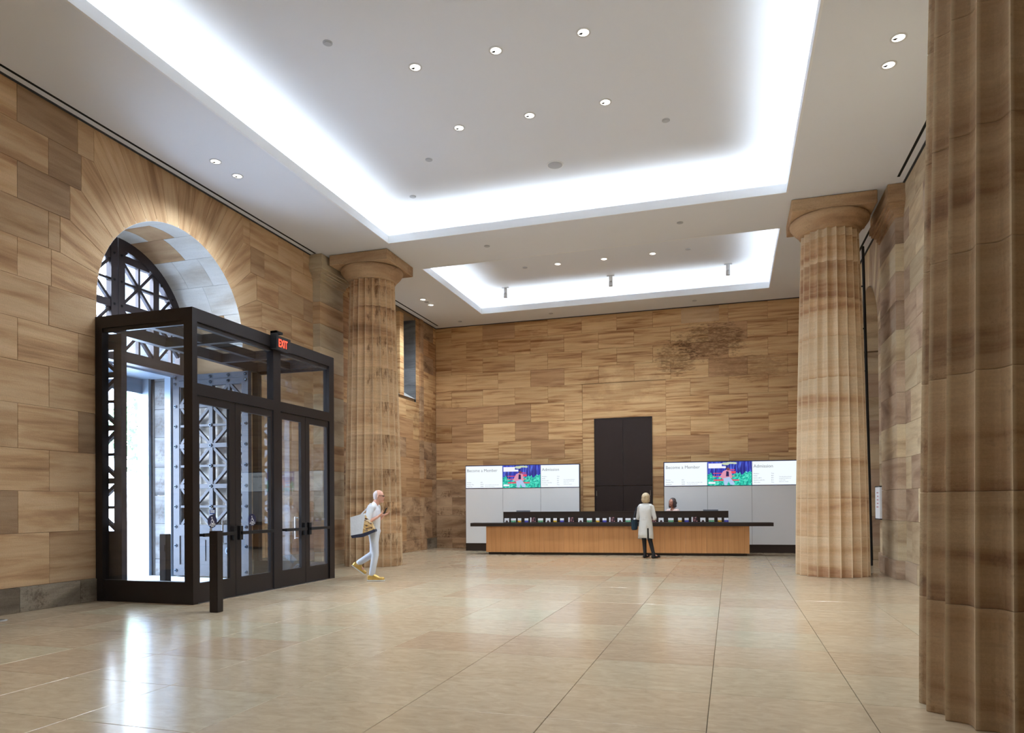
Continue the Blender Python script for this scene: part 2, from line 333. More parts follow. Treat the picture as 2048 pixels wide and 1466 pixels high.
# ------------------------------------------------------------------ floor
fl = MB(); fl.box(XL-.3, YF-.2, -.20, XR+.9, YB+.3, -.035)
floor = tag(fl.build('floor', M_grout), 'large pale limestone tiled floor of the hall', None, None, 'structure')
TX = [-0.155+1.03*k for k in range(-9, 4)]
TX = [XL] + [x for x in TX if XL+.25 < x < XR-.25] + [XR+2.2]
TY = [5.475-.917*k for k in range(3, 0, -1)]+[5.475+.917*k for k in range(0, 18)]
TY = [y for y in TY if y < YB-.2]+[YB]
tile_cache = {}
for i in range(len(TX)-1):
    for j in range(len(TY)-1):
        x0, x1, y0, y1 = TX[i], TX[i+1], TY[j], TY[j+1]
        if x0 > XR: continue
        if x1 > XR+.2: x1 = XR+.0
        w, d = x1-x0, y1-y0
        if w < .15: continue
        key = (round(w, 3), round(d, 3))
        if key in tile_cache:
            o = bpy.data.objects.new('tile', tile_cache[key]); COL.objects.link(o)
        else:
            o = slab([(-w/2,-d/2),(w/2,-d/2),(w/2,d/2),(-w/2,d/2)], lambda a, b_, h: (a, b_, h), .035, .0036, .0036).build('tile', M_floor)
            tile_cache[key] = o.data
        o.parent = floor; o.location = ((x0+x1)/2, (y0+y1)/2, 0)
fm = MB(); fm.box(XL, YF, -.035, XR, TY[0]-.002, 0)
tag(fm.build('floor_border', M_floor, floor), 'plain limestone floor nearest the entrance side')
# round brass floor outlet by the left wall
o = thing('floor_outlet', 'small round cover plate in the floor at the left wall base', 'outlet', (-8.78, 6.55, 0))
m = MB(); m.tube((0,0,.001), (0,0,.008), .075, n=20); m.build('cover', M_trim, o)
m = MB(); m.tube((0,0,.008), (0,0,.012), .05, n=20); m.build('lid', M_steel, o)

# ------------------------------------------------------------------ ceiling
def soffit():
    m = MB(); x0, x1, y0, y1 = XL-.0, XR+.0, YF, YB
    t = .06
    m.box(x0, y0, ZC, CO_X0, y1, ZC+t); m.box(CO_X1, y0, ZC, x1, y1, ZC+t)
    ys = [y0]+[v for c in COFFERS for v in c]+[y1]
    for k in range(0, len(ys), 2): m.box(CO_X0, ys[k], ZC, CO_X1, ys[k+1], ZC+t)
    return m
ceiling = tag(soffit().build('ceiling', M_plaster), 'smooth white plaster ceiling with lit coffers', None, None, 'structure')
for ci, (ya, yb) in enumerate(COFFERS):
    m = MB(); fh = .17; ft = .03
    zb = ZC-.003
    m.box(CO_X0-.004, ya-.004, zb, CO_X0+ft, yb+.004, ZC+fh); m.box(CO_X1-ft, ya-.004, zb, CO_X1+.004, yb+.004, ZC+fh)
    m.box(CO_X0+ft, ya-.004, zb, CO_X1-ft, ya+ft, ZC+fh); m.box(CO_X0+ft, yb-ft, zb, CO_X1-ft, yb+.004, ZC+fh)
    m.build('cove_fascia', M_fascia, ceiling)
    m = MB(); g = COVE_OUT
    m.box(CO_X0-g, ya-g, ZCC, CO_X1+g, yb+g, ZCC+.05)
    m.build('coffer_ceiling', M_plaster, ceiling)
    m = MB()
    m.box(CO_X0-g-.03, ya-g, ZC+.06, CO_X0-g, yb+g, ZCC); m.box(CO_X1+g, ya-g, ZC+.06, CO_X1+g+.03, yb+g, ZCC)
    m.box(CO_X0-g, ya-g-.03, ZC+.06, CO_X1+g, ya-g, ZCC); m.box(CO_X0-g, yb+g, ZC+.06, CO_X1+g, yb+g+.03, ZCC)
    m.build('cove_upstand', M_plaster, ceiling)
# light tight roof above
m = MB(); m.box(XL-.8, YF-.3, 8.0, XR+1.6, YB+.5, 8.1); tag(m.build('trim_1', M_plaster), kind='structure')

# ------------------------------------------------------------------ walls
ZS = [.34, 1.07, 1.65, 2.23, 2.84, 3.42, 4.0, 4.57, 5.10, 5.63, 6.14, 6.67, 7.2]
T = .5
AC_Y, AC_Z, AR = 10.05, 4.63, 1.68        # left arch
WY0, WY1, WZ0, WZ1 = 17.1, 19.8, 4.66, 7.1   # left high window
def arch_pts(cy, cz, r, n, a0=0, a1=PI): return [(cy+r*math.cos(a0+(a1-a0)*k/n), cz+r*math.sin(a0+(a1-a0)*k/n)) for k in range(n+1)]
BK = .045      # block thickness: backing wall sits this far behind the face
def wall_with_arch(name, X, sgn, y0, y1, cy, cz, r, thick, hole=None, label=None):
    """backing wall; room face at X - sgn*BK (sgn=+1: room is towards +x)"""
    m = MB()
    def seg(P):
        if area(P) < 0: P = P[::-1]
        m.prism(P, lambda a, b, t: (X-sgn*(BK+t), a, b), 0, thick)
    top = 8.0
    seg([(y0,-.2),(cy-r,-.2),(cy-r,top),(y0,top)])
    pts = arch_pts(cy, cz, r, 24)
    # above the arch: strips
    for k in range(24):
        a, b = pts[k], pts[k+1]
        seg([b, a, (a[0], top), (b[0], top)])
    ye = cy+r
    if hole:
        h0, h1, hz0, hz1 = hole
        seg([(ye,-.2),(h0,-.2),(h0,top),(ye,top)]); seg([(h0,-.2),(h1,-.2),(h1,hz0),(h0,hz0)]); seg([(h0,hz1),(h1,hz1),(h1,top),(h0,top)]); seg([(h1,-.2),(y1+.3,-.2),(y1+.3,top),(h1,top)])
    else: seg([(ye,-.2),(y1+.3,-.2),(y1+.3,top),(ye,top)])
    return tag(m.build(name, M_mortar), label, None, None, 'structure')
WT = 1.45
wall_left = wall_with_arch('wall_left', XL, 1, YF, YB, AC_Y, AC_Z, AR+.042, WT, (WY0, WY1, WZ0, WZ1), 'left sandstone wall with the arched entrance')
RC_Y, RC_Z, RR = 17.95, 5.14, 1.2
wall_right = wall_with_arch('wall_right', XR, -1, YF, YB, RC_Y, RC_Z, RR+.032, .9, None, 'right sandstone wall with a tall arched opening')
m = MB(); m.box(XL-WT, YB+BK, -.2, XR+1.0, YB+.5, 8.0)
wall_back = tag(m.build('wall_back', M_mortar), 'back sandstone wall behind the admissions desk', None, None, 'structure')
m = MB(); m.box(XL-.6, YF-.3, 0, XR+1.0, YF, 8.0)
tag(m.build('wall_front', plain('front_wall_plaster', (190,165,130), .8)), 'plain stone coloured wall behind the viewer', None, None, 'structure')

def block(P, wall, X, sgn, mat, proud=0.0, rot=None, name='stone_block', gap=.003, cham=.006):
    """block on an x = const wall; polygon in (y, z)"""
    cy = sum(p[0] for p in P)/len(P); cz = sum(p[1] for p in P)/len(P)
    ang = rot if rot is not None else 0.0      # local z turned by ang about x
    ca, sa = math.cos(ang), math.sin(ang)
    # local (y', z') = R(-ang) (y - cy, z - cz)
    Q = [((p[0]-cy)*ca+(p[1]-cz)*sa, -(p[0]-cy)*sa+(p[1]-cz)*ca) for p in P]
    o = slab(Q, lambda a, b, h: (sgn*h, a, b), BK, gap, cham, proud).build(name, mat, wall)
    o.location = (X, cy, cz); o.rotation_euler = (ang, 0, 0)
    return o
def blockx(P, wall, Y, mat, proud=0.0, name='stone_block', gap=.003, cham=.006):
    cx = sum(p[0] for p in P)/len(P); cz = sum(p[1] for p in P)/len(P)
    Q = [(p[0]-cx, p[1]-cz) for p in P]
    o = slab(Q, lambda a, b, h: (a, -h, b), BK, gap, cham, proud).build(name, mat, wall)
    o.location = (cx, Y, cz); return o

def pick(mats, weights):
    r = random.random()*sum(weights)
    for a, w in zip(mats, weights):
        r -= w
        if r <= 0: return a
    return mats[-1]

# --- arch fan: joints meet the bed joints in steps
def arch_fan(wall, X, sgn, cy, cz, r, mats, steps):
    """steps: list of (course bottom, course top, half width) from the springing up to the ceiling"""
    n = len(steps)
    zt = [s[0] for s in steps]+[steps[-1][1]]
    # joint angles: evenly spaced up to just beside the crown fan
    angs = [0.0]+[math.radians(a) for a in (12, 24, 36, 47, 57)][:n]
    for side in (1, -1):
        for k in range(n):
            a0, a1 = angs[k], angs[k+1]
            z0, z1, hw = steps[k]
            I = [(cy+side*r*math.cos(a0+(a1-a0)*q/3), cz+r*math.sin(a0+(a1-a0)*q/3)) for q in range(4)]
            if k == 0: low = [(cy+side*hw, z0)]
            else:
                hp = steps[k-1][2]
                low = [(cy+side*min(hw, hp), z0)]
                low = [(cy+side*steps[k][2], z0)]
            up = [(cy+side*hw, z1)]
            if k < n-1: up.append((cy+side*steps[k+1][2], z1))
            P = I[:1]+low+up+I[:0:-1]
            if k == 0: P = [(cy+side*r, z0)]+low+up+I[:0:-1]+[I[0]]
            rot = side*(a0+a1)/2 if side == 1 else -(a0+a1)/2
            block(P, wall, X, sgn, pick(mats, [4,1]), rot=rot)
        # crown voussoirs up to the ceiling
    hw = steps[-1][2]; A0 = angs[n]; N = 8
    As = [A0+(PI-2*A0)*k/N for k in range(N+1)]
    zc = steps[-1][1]
    tops = [cy+hw*math.cos(PI*k/N)*1.0 for k in range(N+1)]
    tops = [cy+hw*(1-2*k/N) for k in range(N+1)]
    for k in range(N):
        I = [(cy+r*math.cos(As[k]+(As[k+1]-As[k])*q/2), cz+r*math.sin(As[k]+(As[k+1]-As[k])*q/2)) for q in range(3)]
        P = [(tops[k], zc), (tops[k+1], zc)]+I[::-1]
        am = (As[k]+As[k+1])/2
        am = math.atan2(zc-cz-r*math.sin(am), (tops[k]+tops[k+1])/2-cy-r*math.cos(am))
        block(P, wall, X, sgn, pick(mats, [5,1]), rot=am)
STEPS_L = [(4.57,5.10,2.43),(5.10,5.63,2.29),(5.63,6.14,2.13),(6.14,6.67,1.94),(6.67,7.2,1.72)]
arch_fan(wall_left, XL, 1, AC_Y, AC_Z, AR, [M_vous, M_left], STEPS_L)

def run(wall, X, sgn, ya, yb, z0, z1, phase, w, mats, wts, proud=0, jitter=.0):
    """one course of blocks between ya and yb"""
    k = math.floor((ya-phase)/w)
    js = [ya]; y = phase+w*(k+1)
    while y < yb-.16:
        if y > ya+.16: js.append(y+random.uniform(-jitter, jitter))
        y += w
    js.append(yb)
    for a, b in zip(js[:-1], js[1:]):
        block([(a,z0),(b,z0),(b,z1),(a,z1)], wall, X, sgn, pick(mats, wts), proud+random.uniform(-.002,.002))
ZALL = [0]+ZS
for k in range(13):
    z0, z1 = ZALL[k], ZALL[k+1]
    ph = 7.12 if k % 2 == 0 else 7.58
    hw = AR
    for s in STEPS_L:
        if abs(s[0]-z0) < .05: hw = s[2]
    mats, wts = [M_left, M_leftd, M_vous], [5, 2, 2]
    pr = .0
    if k == 0: mats, wts, pr = [M_plinth], [1], .03
    # left of the arch (what lies before y = 5.2 is behind the viewer's frame)
    run(wall_left, XL, 1, 4.3, AC_Y-hw, z0, z1, ph, .93, mats, wts, pr)
    run(wall_left, XL, 1, AC_Y+hw, 14.2, z0, z1, ph+.2, .93, mats, wts, pr)
    # behind the column, window bay, far corner
    m2, w2 = ([M_back, M_backd, M_rough], [4,2,1]) if z0 > 3.3 else ([M_rough, M_backd], [4,2])
    if k == 0: m2, w2 = [M_plinth, M_rough], [1,1]
    if z0 < 4.5:
        run(wall_left, XL, 1, 15.35, YB, z0, min(z1, WZ0) if z1 > 4.5 else z1, ph+.1, .95, m2, w2, pr*.6)
    else:
        run(wall_left, XL, 1, 15.35, WY0, z0, z1, ph+.1, .95, m2, w2)
        run(wall_left, XL, 1, WY1, YB, z0, z1, ph+.4, .85, m2, w2)
# strip on the left wall nearest the entrance, out of frame
m = MB(); m.box(XL-BK, YF, 0, XL, 4.3, ZC); m.build('stone_facing', M_left, wall_left)
m = MB(); m.box(XR, YF, 0, XR+BK, 11.0, ZC); m.build('stone_facing', M_right, wall_right)
m = MB(); m.box(XL-BK, 14.2, 0, XL, 15.35, ZC); m.build('stone_facing', M_back, wall_left)

# --- arch reveal (jambs and soffit in pale stone)
RD = 1.40
def reveal_block(P, place, wall, mat):
    o = slab(P, place, .04, .003, .006).build('stone_block', mat, wall); return o
for k in range(0, 8):
    z0, z1 = ZALL[k], min(ZALL[k+1], AC_Z) if k < 7 else AC_Z
    if k == 7: z0, z1 = 4.57, AC_Z
    js = [0, .7, RD] if k % 2 else [0, .45, 1.0, RD]
    for a, b in zip(js[:-1], js[1:]):
        for sd in (-1, 1):
            yy = AC_Y+sd*AR
            o = slab([(-(b-a)/2, z0-(z0+z1)/2), ((b-a)/2, z0-(z0+z1)/2), ((b-a)/2, z1-(z0+z1)/2), (-(b-a)/2, z1-(z0+z1)/2)],
                     lambda p, q, h: (p, -sd*(h-.0), q), .04, .003, .006).build('stone_block', M_reveal, wall_left)
            o.location = (XL-(a+b)/2, yy, (z0+z1)/2)
NV = 9
for k in range(NV):
    a0, a1 = PI*k/NV, PI*(k+1)/NV
    js = [0, .62, RD] if k % 2 else [0, .36, .95, RD]
    for xa, xb in zip(js[:-1], js[1:]):
        m = MB(); n = 4; g = .0025
        for (R1, R2) in ((AR, AR+.04),):
            vs = []; fs = []
            for q in range(n+1):
                a = a0+.002+(a1-a0-.004)*q/n
                for R_ in (R1, R2):
                    for x in (XL-xa-g, XL-xb+g): vs.append((x, AC_Y+R_*math.cos(a), AC_Z+R_*math.sin(a)))
            for q in range(n):
                b = q*4; fs += [(b,b+4,b+5,b+1),(b+2,b+3,b+7,b+6),(b,b+2,b+6,b+4),(b+1,b+5,b+7,b+3)]
            fs += [(0,1,3,2),(n*4,n*4+2,n*4+3,n*4+1)]
            am = (a0+a1)/2; c = Vector((XL-(xa+xb)/2, AC_Y+AR*math.cos(am), AC_Z+AR*math.sin(am)))
            vs = [Vector(v)-c for v in vs]
            m.add(vs, fs)
        o = m.build('stone_block', M_reveal if (k, xa) != (3, .62) and random.random() > .12 else M_vous, wall_left); o.location = c

# --- right wall: arch fan and courses
STEPS_R = [(5.10,5.63,2.0),(5.63,6.14,1.8),(6.14,6.67,1.6),(6.67,7.2,1.45)]
arch_fan(wall_right, XR, -1, RC_Y, RC_Z, RR, [M_right, M_rightd], STEPS_R)
for k in range(13):
    z0, z1 = ZALL[k], ZALL[k+1]
    hw = RR
    for s in STEPS_R:
        if abs(s[0]-z0) < .05: hw = s[2]
    ph = 13.0 if k % 2 else 13.5
    pr = .035 if k in (0,) else 0
    run(wall_right, XR, -1, 11.0, RC_Y-hw, z0, z1, ph, .95, [M_right, M_rightd], [3,2], pr)
    run(wall_right, XR, -1, RC_Y+hw, YB, z0, z1, ph, .95, [M_rightd, M_backd], [3,2], pr)
# reveal + passage behind the right arch
m = MB()
for sd in (-1, 1):
    for k in range(9):
        z0, z1 = ZALL[k], min(ZALL[k+1], RC_Z)
        o = slab([(-.45, -(z1-z0)/2), (.45, -(z1-z0)/2), (.45, (z1-z0)/2), (-.45, (z1-z0)/2)], lambda p, q, h: (p, -sd*h, q), .03, .003, .006).build('stone_block', M_rightd if k % 2 else M_right, wall_right)
        o.location = (XR+.45, RC_Y+sd*RR, (z0+z1)/2)
vs = []; fs = []; n = 16
for q in range(n+1):
    a = PI*q/n
    for R_ in (RR, RR+.03):
        for x in (XR, XR+.9): vs.append((x, RC_Y+R_*math.cos(a), RC_Z+R_*math.sin(a)))
for q in range(n):
    b = q*4; fs += [(b,b+4,b+5,b+1),(b+2,b+3,b+7,b+6),(b,b+2,b+6,b+4),(b+1,b+5,b+7,b+3)]
m.add(vs, fs); m.build('arch_soffit', M_right, wall_right)
m = MB(); m.box(XR+.9, 16.2, 0, XR+1.0, 19.8, 8.0); 
pw = tag(m.build('wall_passage', M_mortar), 'stone back of the arched opening on the right', None, None, 'structure')
for k in range(12):
    z0, z1 = ZALL[k], ZALL[k+1]
    run(pw, XR+.9-BK+.0, -1, 16.3, 19.7, z0, z1, 16.0 if k % 2 else 16.5, .95, [M_rightd, M_backd], [2,2])
m = MB(); m.box(XR, 16.5, -.2, XR+.9, 19.4, -.001); m.build('passage_floor', M_floor, floor)

# --- back wall
DX0, DX1, DZ1 = -3.95, -2.23, 4.0         # dark door
LX0, LX1, LZ1 = -4.335, -1.81, 5.09
for k in range(13):
    z0, z1 = ZALL[k], ZALL[k+1]
    spans = [(XL, XR)]
    if z1 < 5.2: spans = [(XL, LX0), (LX1, XR)]
    for (xa, xb) in spans:
        ph = (-8.14 if k % 2 == 1 else -7.58); w = 1.08
        js = [xa]; x = ph+w*math.floor((xa-ph)/w)+w
        while x < xb-.2:
            if x > xa+.2: js.append(x)
            x += w
        js.append(xb)
        for a, b in zip(js[:-1], js[1:]):
            mt = pick([M_back, M_backd], [7,1.3])
            if k == 0: mt = M_plinth
            if a < -7.6 and z0 < 2: mt = M_rough
            blockx([(a,z0),(b,z0),(b,z1),(a,z1)], wall_back, YB, mt, random.uniform(-.003,.003)+(.02 if k == 0 else 0))
# lintel and door jamb stones, recessed a little
o = blockx([(LX0,4.02),(LX1,4.02),(LX1,LZ1),(LX0,LZ1)], wall_back, YB, M_back, -.014, 'lintel_stone')
for k in range(1, 7):
    z0, z1 = ZALL[k], ZALL[k+1]
    if k == 1: z0 = 0
    z1 = min(z1, 4.02) if k < 6 else 4.02
    blockx([(LX0,z0),(DX0,z0),(DX0,z1),(LX0,z1)], wall_back, YB, M_back, -.012)
    blockx([(DX1,z0),(LX1,z0),(LX1,z1),(DX1,z1)], wall_back, YB, M_backd if k % 2 else M_back, -.012)
# the paler repaired stone near the ceiling
blockx([(-1.35,6.72),(-.27,6.72),(-.27,7.18),(-1.35,7.18)], wall_back, YB, M_left, .012, 'repair_stone')

# --- dark door in the back wall
door = tag(thing('door_1', 'tall dark brown metal clad double door behind the desk', None), kind='structure')
del door['label']; door['label'] = 'tall dark brown metal clad double door in the back wall'
for (a, b, c, d) in [((DX0+.01), (DX0+DX1)/2-.004, .02, 1.95), ((DX0+DX1)/2+.004, DX1-.01, .02, 1.95)]:
    mm = MB(); mm.box(a, YB-.035, c, b, YB+.02, d); leaf = mm.build('door_leaf', M_doorp, door)
    hm = MB(); xh = a+.04 if a < -3.2 else b-.04
    for z in (.75, 1.65): hm.tube((xh, YB-.045, z), (xh, YB-.045, z+.16), .012, n=8)
    hm.build('hinge', M_steel, leaf)
for (a, b) in [(DX0+.01, (DX0+DX1)/2-.004), ((DX0+DX1)/2+.004, DX1-.01)]:
    mm = MB(); mm.box(a, YB-.035, 1.962, b, YB+.02, DZ1-.01); mm.build('upper_panel', M_doorp, door)
mm = MB()
for x in (DX0, DX1): mm.box(x-.012, YB-.045, 0, x+.012, YB+.0, DZ1)
mm.box(DX0-.012, YB-.045, DZ1-.012, DX1+.012, YB, DZ1+.012); mm.build('door_frame', M_bronze, door)

# --- pilasters with moulded caps
def pilaster(wall, X, sgn, y0, y1, prot, mat, capmat, capo):
    for k in range(12):
        z0, z1 = ZALL[k], min(ZALL[k+1], 6.62)
        pr = prot+(.04 if k == 0 else 0); y0_, y1_ = (y0-.03, y1+.03) if k == 0 else (y0, y1)
        mm = MB(); g = .003
        xa, xb = sorted((0, sgn*pr))
        h = (z1-z0)/2
        mm.box(xa, y0_-(y0+y1)/2, -h+g, xb, y1_-(y0+y1)/2, h-g)
        o = mm.build('pilaster_block', mat[k % len(mat)], wall); o.location = (X, (y0+y1)/2, (z0+z1)/2)
    prof = [(0,6.60),(prot+.02,6.60),(prot+.02,6.66),(prot+.05,6.68),(prot+.06,6.76),(prot+.12,6.82),(prot+.15,6.92),(prot+.15,7.0),(prot+.11,7.02),(prot+.11,7.19),(0,7.19)]
    mm = MB()
    # moulded cap: stack of boxes of the profile, returned round the three sides
    for (e, za, zb) in [(.02,6.62,6.68),(.05,6.68,6.76),(.09,6.76,6.80),(.13,6.80,6.86),(.16,6.86,6.99),(capo,6.99,7.19)]:
        xa, xb = sorted((X, X+sgn*(prot+e))); mm.box(xa, y0-e, za, xb, y1+e, zb)
    mm.build('pilaster_cap', capmat, wall)
pilaster(wall_left, XL, 1, 14.2, 15.22, .19, [M_right, M_vous, M_right], M_right, .13)
pilaster(wall_right, XR, -1, 14.35, 15.75, .14, [M_rightd, M_right, M_rightd], M_cap, .14)
# dark strip standing in for the shaded gap between left pilaster and column
mm = MB(); mm.box(XL+.0, 15.25, .0, XL+.05, 15.33, 7.0); tag(mm.build('gap_shade_strip', M_slot), kind='structure')

# --- high window in the left wall
win = tag(thing('window_1', 'tall high window behind the left column with a stone mullion', None), kind='structure')
if 'category' in win: del win['category']
mm = MB(); mm.box(XL-.85, 18.70, WZ0, XL+.0, 18.95, WZ1); mm.build('mullion', M_back, win)
for (ya, yb) in ((WY0, 18.70), (18.95, WY1)):
    mm = MB(); mm.box(XL-.80, ya+.05, WZ0+.55, XL-.79, yb-.05, WZ1-.05); mm.build('pane', M_glass, win)
    mm = MB()
    for (a, b, c, d) in ((ya,ya+.05,WZ0+.5,WZ1),(yb-.05,yb,WZ0+.5,WZ1),(ya+.05,yb-.05,WZ0+.5,WZ0+.55),(ya+.05,yb-.05,WZ1-.05,WZ1),(ya+.05,yb-.05,5.9,5.94)):
        mm.box(XL-.83, a, c, XL-.76, b, d)
    mm.build('window_frame', M_bronze, win)
    mm = MB(); mm.prism([(XL-.0,WZ0),(XL-.85,WZ0),(XL-.85,WZ0+.5)], lambda a, b, t: (a, t, b), ya, yb); mm.build('window_sill', M_grey, win)
for k in range(7, 13):
    z0, z1 = max(ZALL[k], WZ0), min(ZALL[k+1], WZ1)
    mm = MB(); h = (z1-z0)/2; mm.box(-.42, -.0, -h+.003, .42, .05, h-.003)
    o = mm.build('reveal_block', M_outer, win); o.location = (XL-.43, WY1-.045, (z0+z1)/2)
# wall return beside the window: slim pilaster strip at the far corner
for k in range(13):
    z0, z1 = ZALL[k], ZALL[k+1]
    mm = MB(); h = (z1-z0)/2; mm.box(0, -.11, -h+.003, .06, .11, h-.003)
    o = mm.build('corner_block', pick([M_backd, M_rough], [1,1]) if z0 > 1 else M_rough, wall_left); o.location = (XL, 20.12, (z0+z1)/2)

# ------------------------------------------------------------------ columns
def column(cx, cy, label, mat, phase, R0=.675, R1=.525):
    root = thing('doric_column', label, 'column', (cx, cy, 0), 0, None)
    NF = 20; PER = 10
    zj = [0,.76,1.49,2.25,3.04,3.80,4.58,5.30,6.02,6.50,6.66]
    def rad(z):
        t = z/6.6; return R0+(R1-R0)*(t**1.35)
    def ring(z, depth=1.0, shrink=0):
        pts = []
        R = rad(z)-shrink
        for i in range(NF):
            for k in range(PER):
                a = 2*PI*(i+k/PER)/NF
                s = math.sin(PI*k/PER)
                w = 2*PI*R/NF
                rr = R*math.cos(PI/NF)/math.cos(2*PI/NF*(k/PER-.5)) - .33*w*s*depth if k else R
                pts.append((rr*math.cos(a), rr*math.sin(a)))
        return pts
    for q in range(len(zj)-1):
        z0, z1 = zj[q], zj[q+1]; zc = (z0+z1)/2; g = .0012
        zs = [z0+g, z0+g+.006]+([z0+(z1-z0)*.35, z0+(z1-z0)*.7] if z1-z0 > .3 else [])+[z1-g-.006, z1-g]
        vs = []; fs = []; n = NF*PER
        for i, z in enumerate(zs):
            sh = .0035 if i in (0, len(zs)-1) else 0
            vs += [(x, y, z-zc) for x, y in ring(z, 1.0, sh)]
        for i in range(len(zs)-1):
            for k in range(n): fs.append((i*n+k, i*n+(k+1) % n, (i+1)*n+(k+1) % n, (i+1)*n+k))
        fs.append(tuple(range(n-1,-1,-1))); fs.append(tuple(range((len(zs)-1)*n, len(zs)*n)))
        mm = MB(); mm.add(vs, fs)
        o = mm.build('neck_drum' if z0 > 6.4 else 'shaft_drum', mat, root); o.location = (0, 0, zc); o.rotation_euler = (0, 0, math.radians(phase))
        at_ = o.data.attributes.new('arris_highlight', 'FLOAT', 'POINT')
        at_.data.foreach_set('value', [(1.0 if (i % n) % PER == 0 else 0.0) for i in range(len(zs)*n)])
    # echinus
    prof = [(.50,6.655),(R1+.02,6.66),(R1+.035,6.68),(R1+.03,6.70),(R1+.07,6.73),(R1+.14,6.80),(R1+.195,6.88),(R1+.205,6.92),(R1+.19,6.95),(R1+.12,6.955)]
    n = 64; vs = []; fs = []
    for (r, z) in prof: vs += [(r*math.cos(2*PI*k/n), r*math.sin(2*PI*k/n), z-6.8) for k in range(n)]
    for i in range(len(prof)-1):
        for k in range(n): fs.append((i*n+k, i*n+(k+1) % n, (i+1)*n+(k+1) % n, (i+1)*n+k))
    fs.append(tuple(range(n-1,-1,-1))); fs.append(tuple(range((len(prof)-1)*n, len(prof)*n)))
    mm = MB(); mm.add(vs, fs); o = mm.build('echinus', M_cap, root, smooth=True); o.location = (0,0,6.8)
    bm = bmesh.new(); bmesh.ops.create_cube(bm, size=1)
    bmesh.ops.scale(bm, vec=(1.48, 1.36, .235), verts=bm.verts); bmesh.ops.bevel(bm, geom=bm.edges[:], offset=.012, segments=1, affect='EDGES')
    me = bpy.data.meshes.new('abacus'); bm.to_mesh(me); bm.free(); me.materials.append(M_cap)
    o = bpy.data.objects.new('abacus', me); COL.objects.link(o); o.parent = root; o.location = (0,0,7.075)
    return root
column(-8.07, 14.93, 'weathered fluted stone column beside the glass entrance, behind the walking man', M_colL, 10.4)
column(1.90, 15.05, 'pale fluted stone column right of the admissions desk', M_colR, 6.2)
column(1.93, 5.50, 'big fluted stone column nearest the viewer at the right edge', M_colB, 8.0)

# ------------------------------------------------------------------ glass vestibule
V = thing('glass_vestibule', 'dark bronze framed glass entrance vestibule against the left arch', 'vestibule', (0,0,0))
VX, VY0, VY1, VZ = -7.41, 8.33, 12.13, 4.31
def vbox(name, *b, mat=M_bronze, parent=None):
    mm = MB(); mm.box(*b); return mm.build(name, mat, parent or V)
vbox('post', VX-.15, VY0, 0, VX, VY0+.10, VZ); vbox('post', VX-.13, 10.22, 0, VX, 10.42, VZ-.19); vbox('post', VX-.13, VY1-.17, 0, VX, VY1, VZ-.19)
vbox('post', XL+.01, VY0, 0, XL+.14, VY0+.12, VZ-.18); vbox('post', XL+.01, VY1-.12, 0, XL+.14, VY1, VZ-.18)
vbox('head_beam', VX-.15, VY0+.10, VZ-.19, VX, VY1, VZ); vbox('head_beam', XL+.01, VY0, VZ-.18, VX-.15, VY0+.12, VZ); vbox('head_beam', XL+.01, VY1-.12, VZ-.18, VX-.15, VY1, VZ)
vbox('head_beam', XL+.02, VY0+.12, VZ-.20, XL+.14, VY1-.12, VZ-.02)
vbox('inner_head', VX-.11, VY0+.10, VZ-.25, VX-.03, 10.22, VZ-.19); vbox('inner_head', VX-.11, 10.42, VZ-.25, VX-.03, VY1-.17, VZ-.19)
vbox('transom_bar', VX-.13, VY0+.10, 3.05, VX, 10.22, 3.22); vbox('transom_bar', VX-.13, 10.42, 3.05, VX, VY1-.17, 3.22)
vbox('bottom_rail', XL+.14, VY0+.02, 0, VX-.15, VY0+.12, .32); vbox('bottom_rail', XL+.14, VY1-.12, 0, VX-.15, VY1-.02, .32)
for (ya, yb) in ((VY0+.02, VY0+.07), (VY1-.07, VY1-.02)):
    vbox('side_bead', XL+.14, ya, VZ-.24, VX-.15, yb, VZ-.18)
for (ya, yb) in ((VY0+.10, 10.22), (10.42, VY1-.17)): vbox('glass_pane', VX-.075, ya, 3.22, VX-.065, yb, VZ-.19, mat=M_glass)
vbox('glass_pane', XL+.14, VY0+.055, .32, VX-.15, VY0+.065, VZ-.18, mat=M_glass)
vbox('glass_pane', XL+.14, VY1-.065, .32, VX-.15, VY1-.055, VZ-.18, mat=M_glass)
for y in (9.60, 10.95): vbox('roof_beam', XL+.14, y, VZ-.20, VX-.15, y+.10, VZ-.04)
vbox('roof_beam', -8.42, VY0+.12, VZ-.185, -8.32, VY1-.12, VZ-.055)
vbox('glass_pane', XL+.10, VY0+.10, VZ-.035, VX-.13, VY1-.10, VZ-.022, mat=M_glass)
# dark walk-off mat inside
mm = MB(); mm.box(-8.9, 8.7, .001, -7.75, 11.7, .012); tag(mm.build('entrance_mat', plain('grey_mat', (120,124,132), .8, noise=.1, nscale=30)), 'grey walk-off mat on the floor inside the glass vestibule', 'mat')
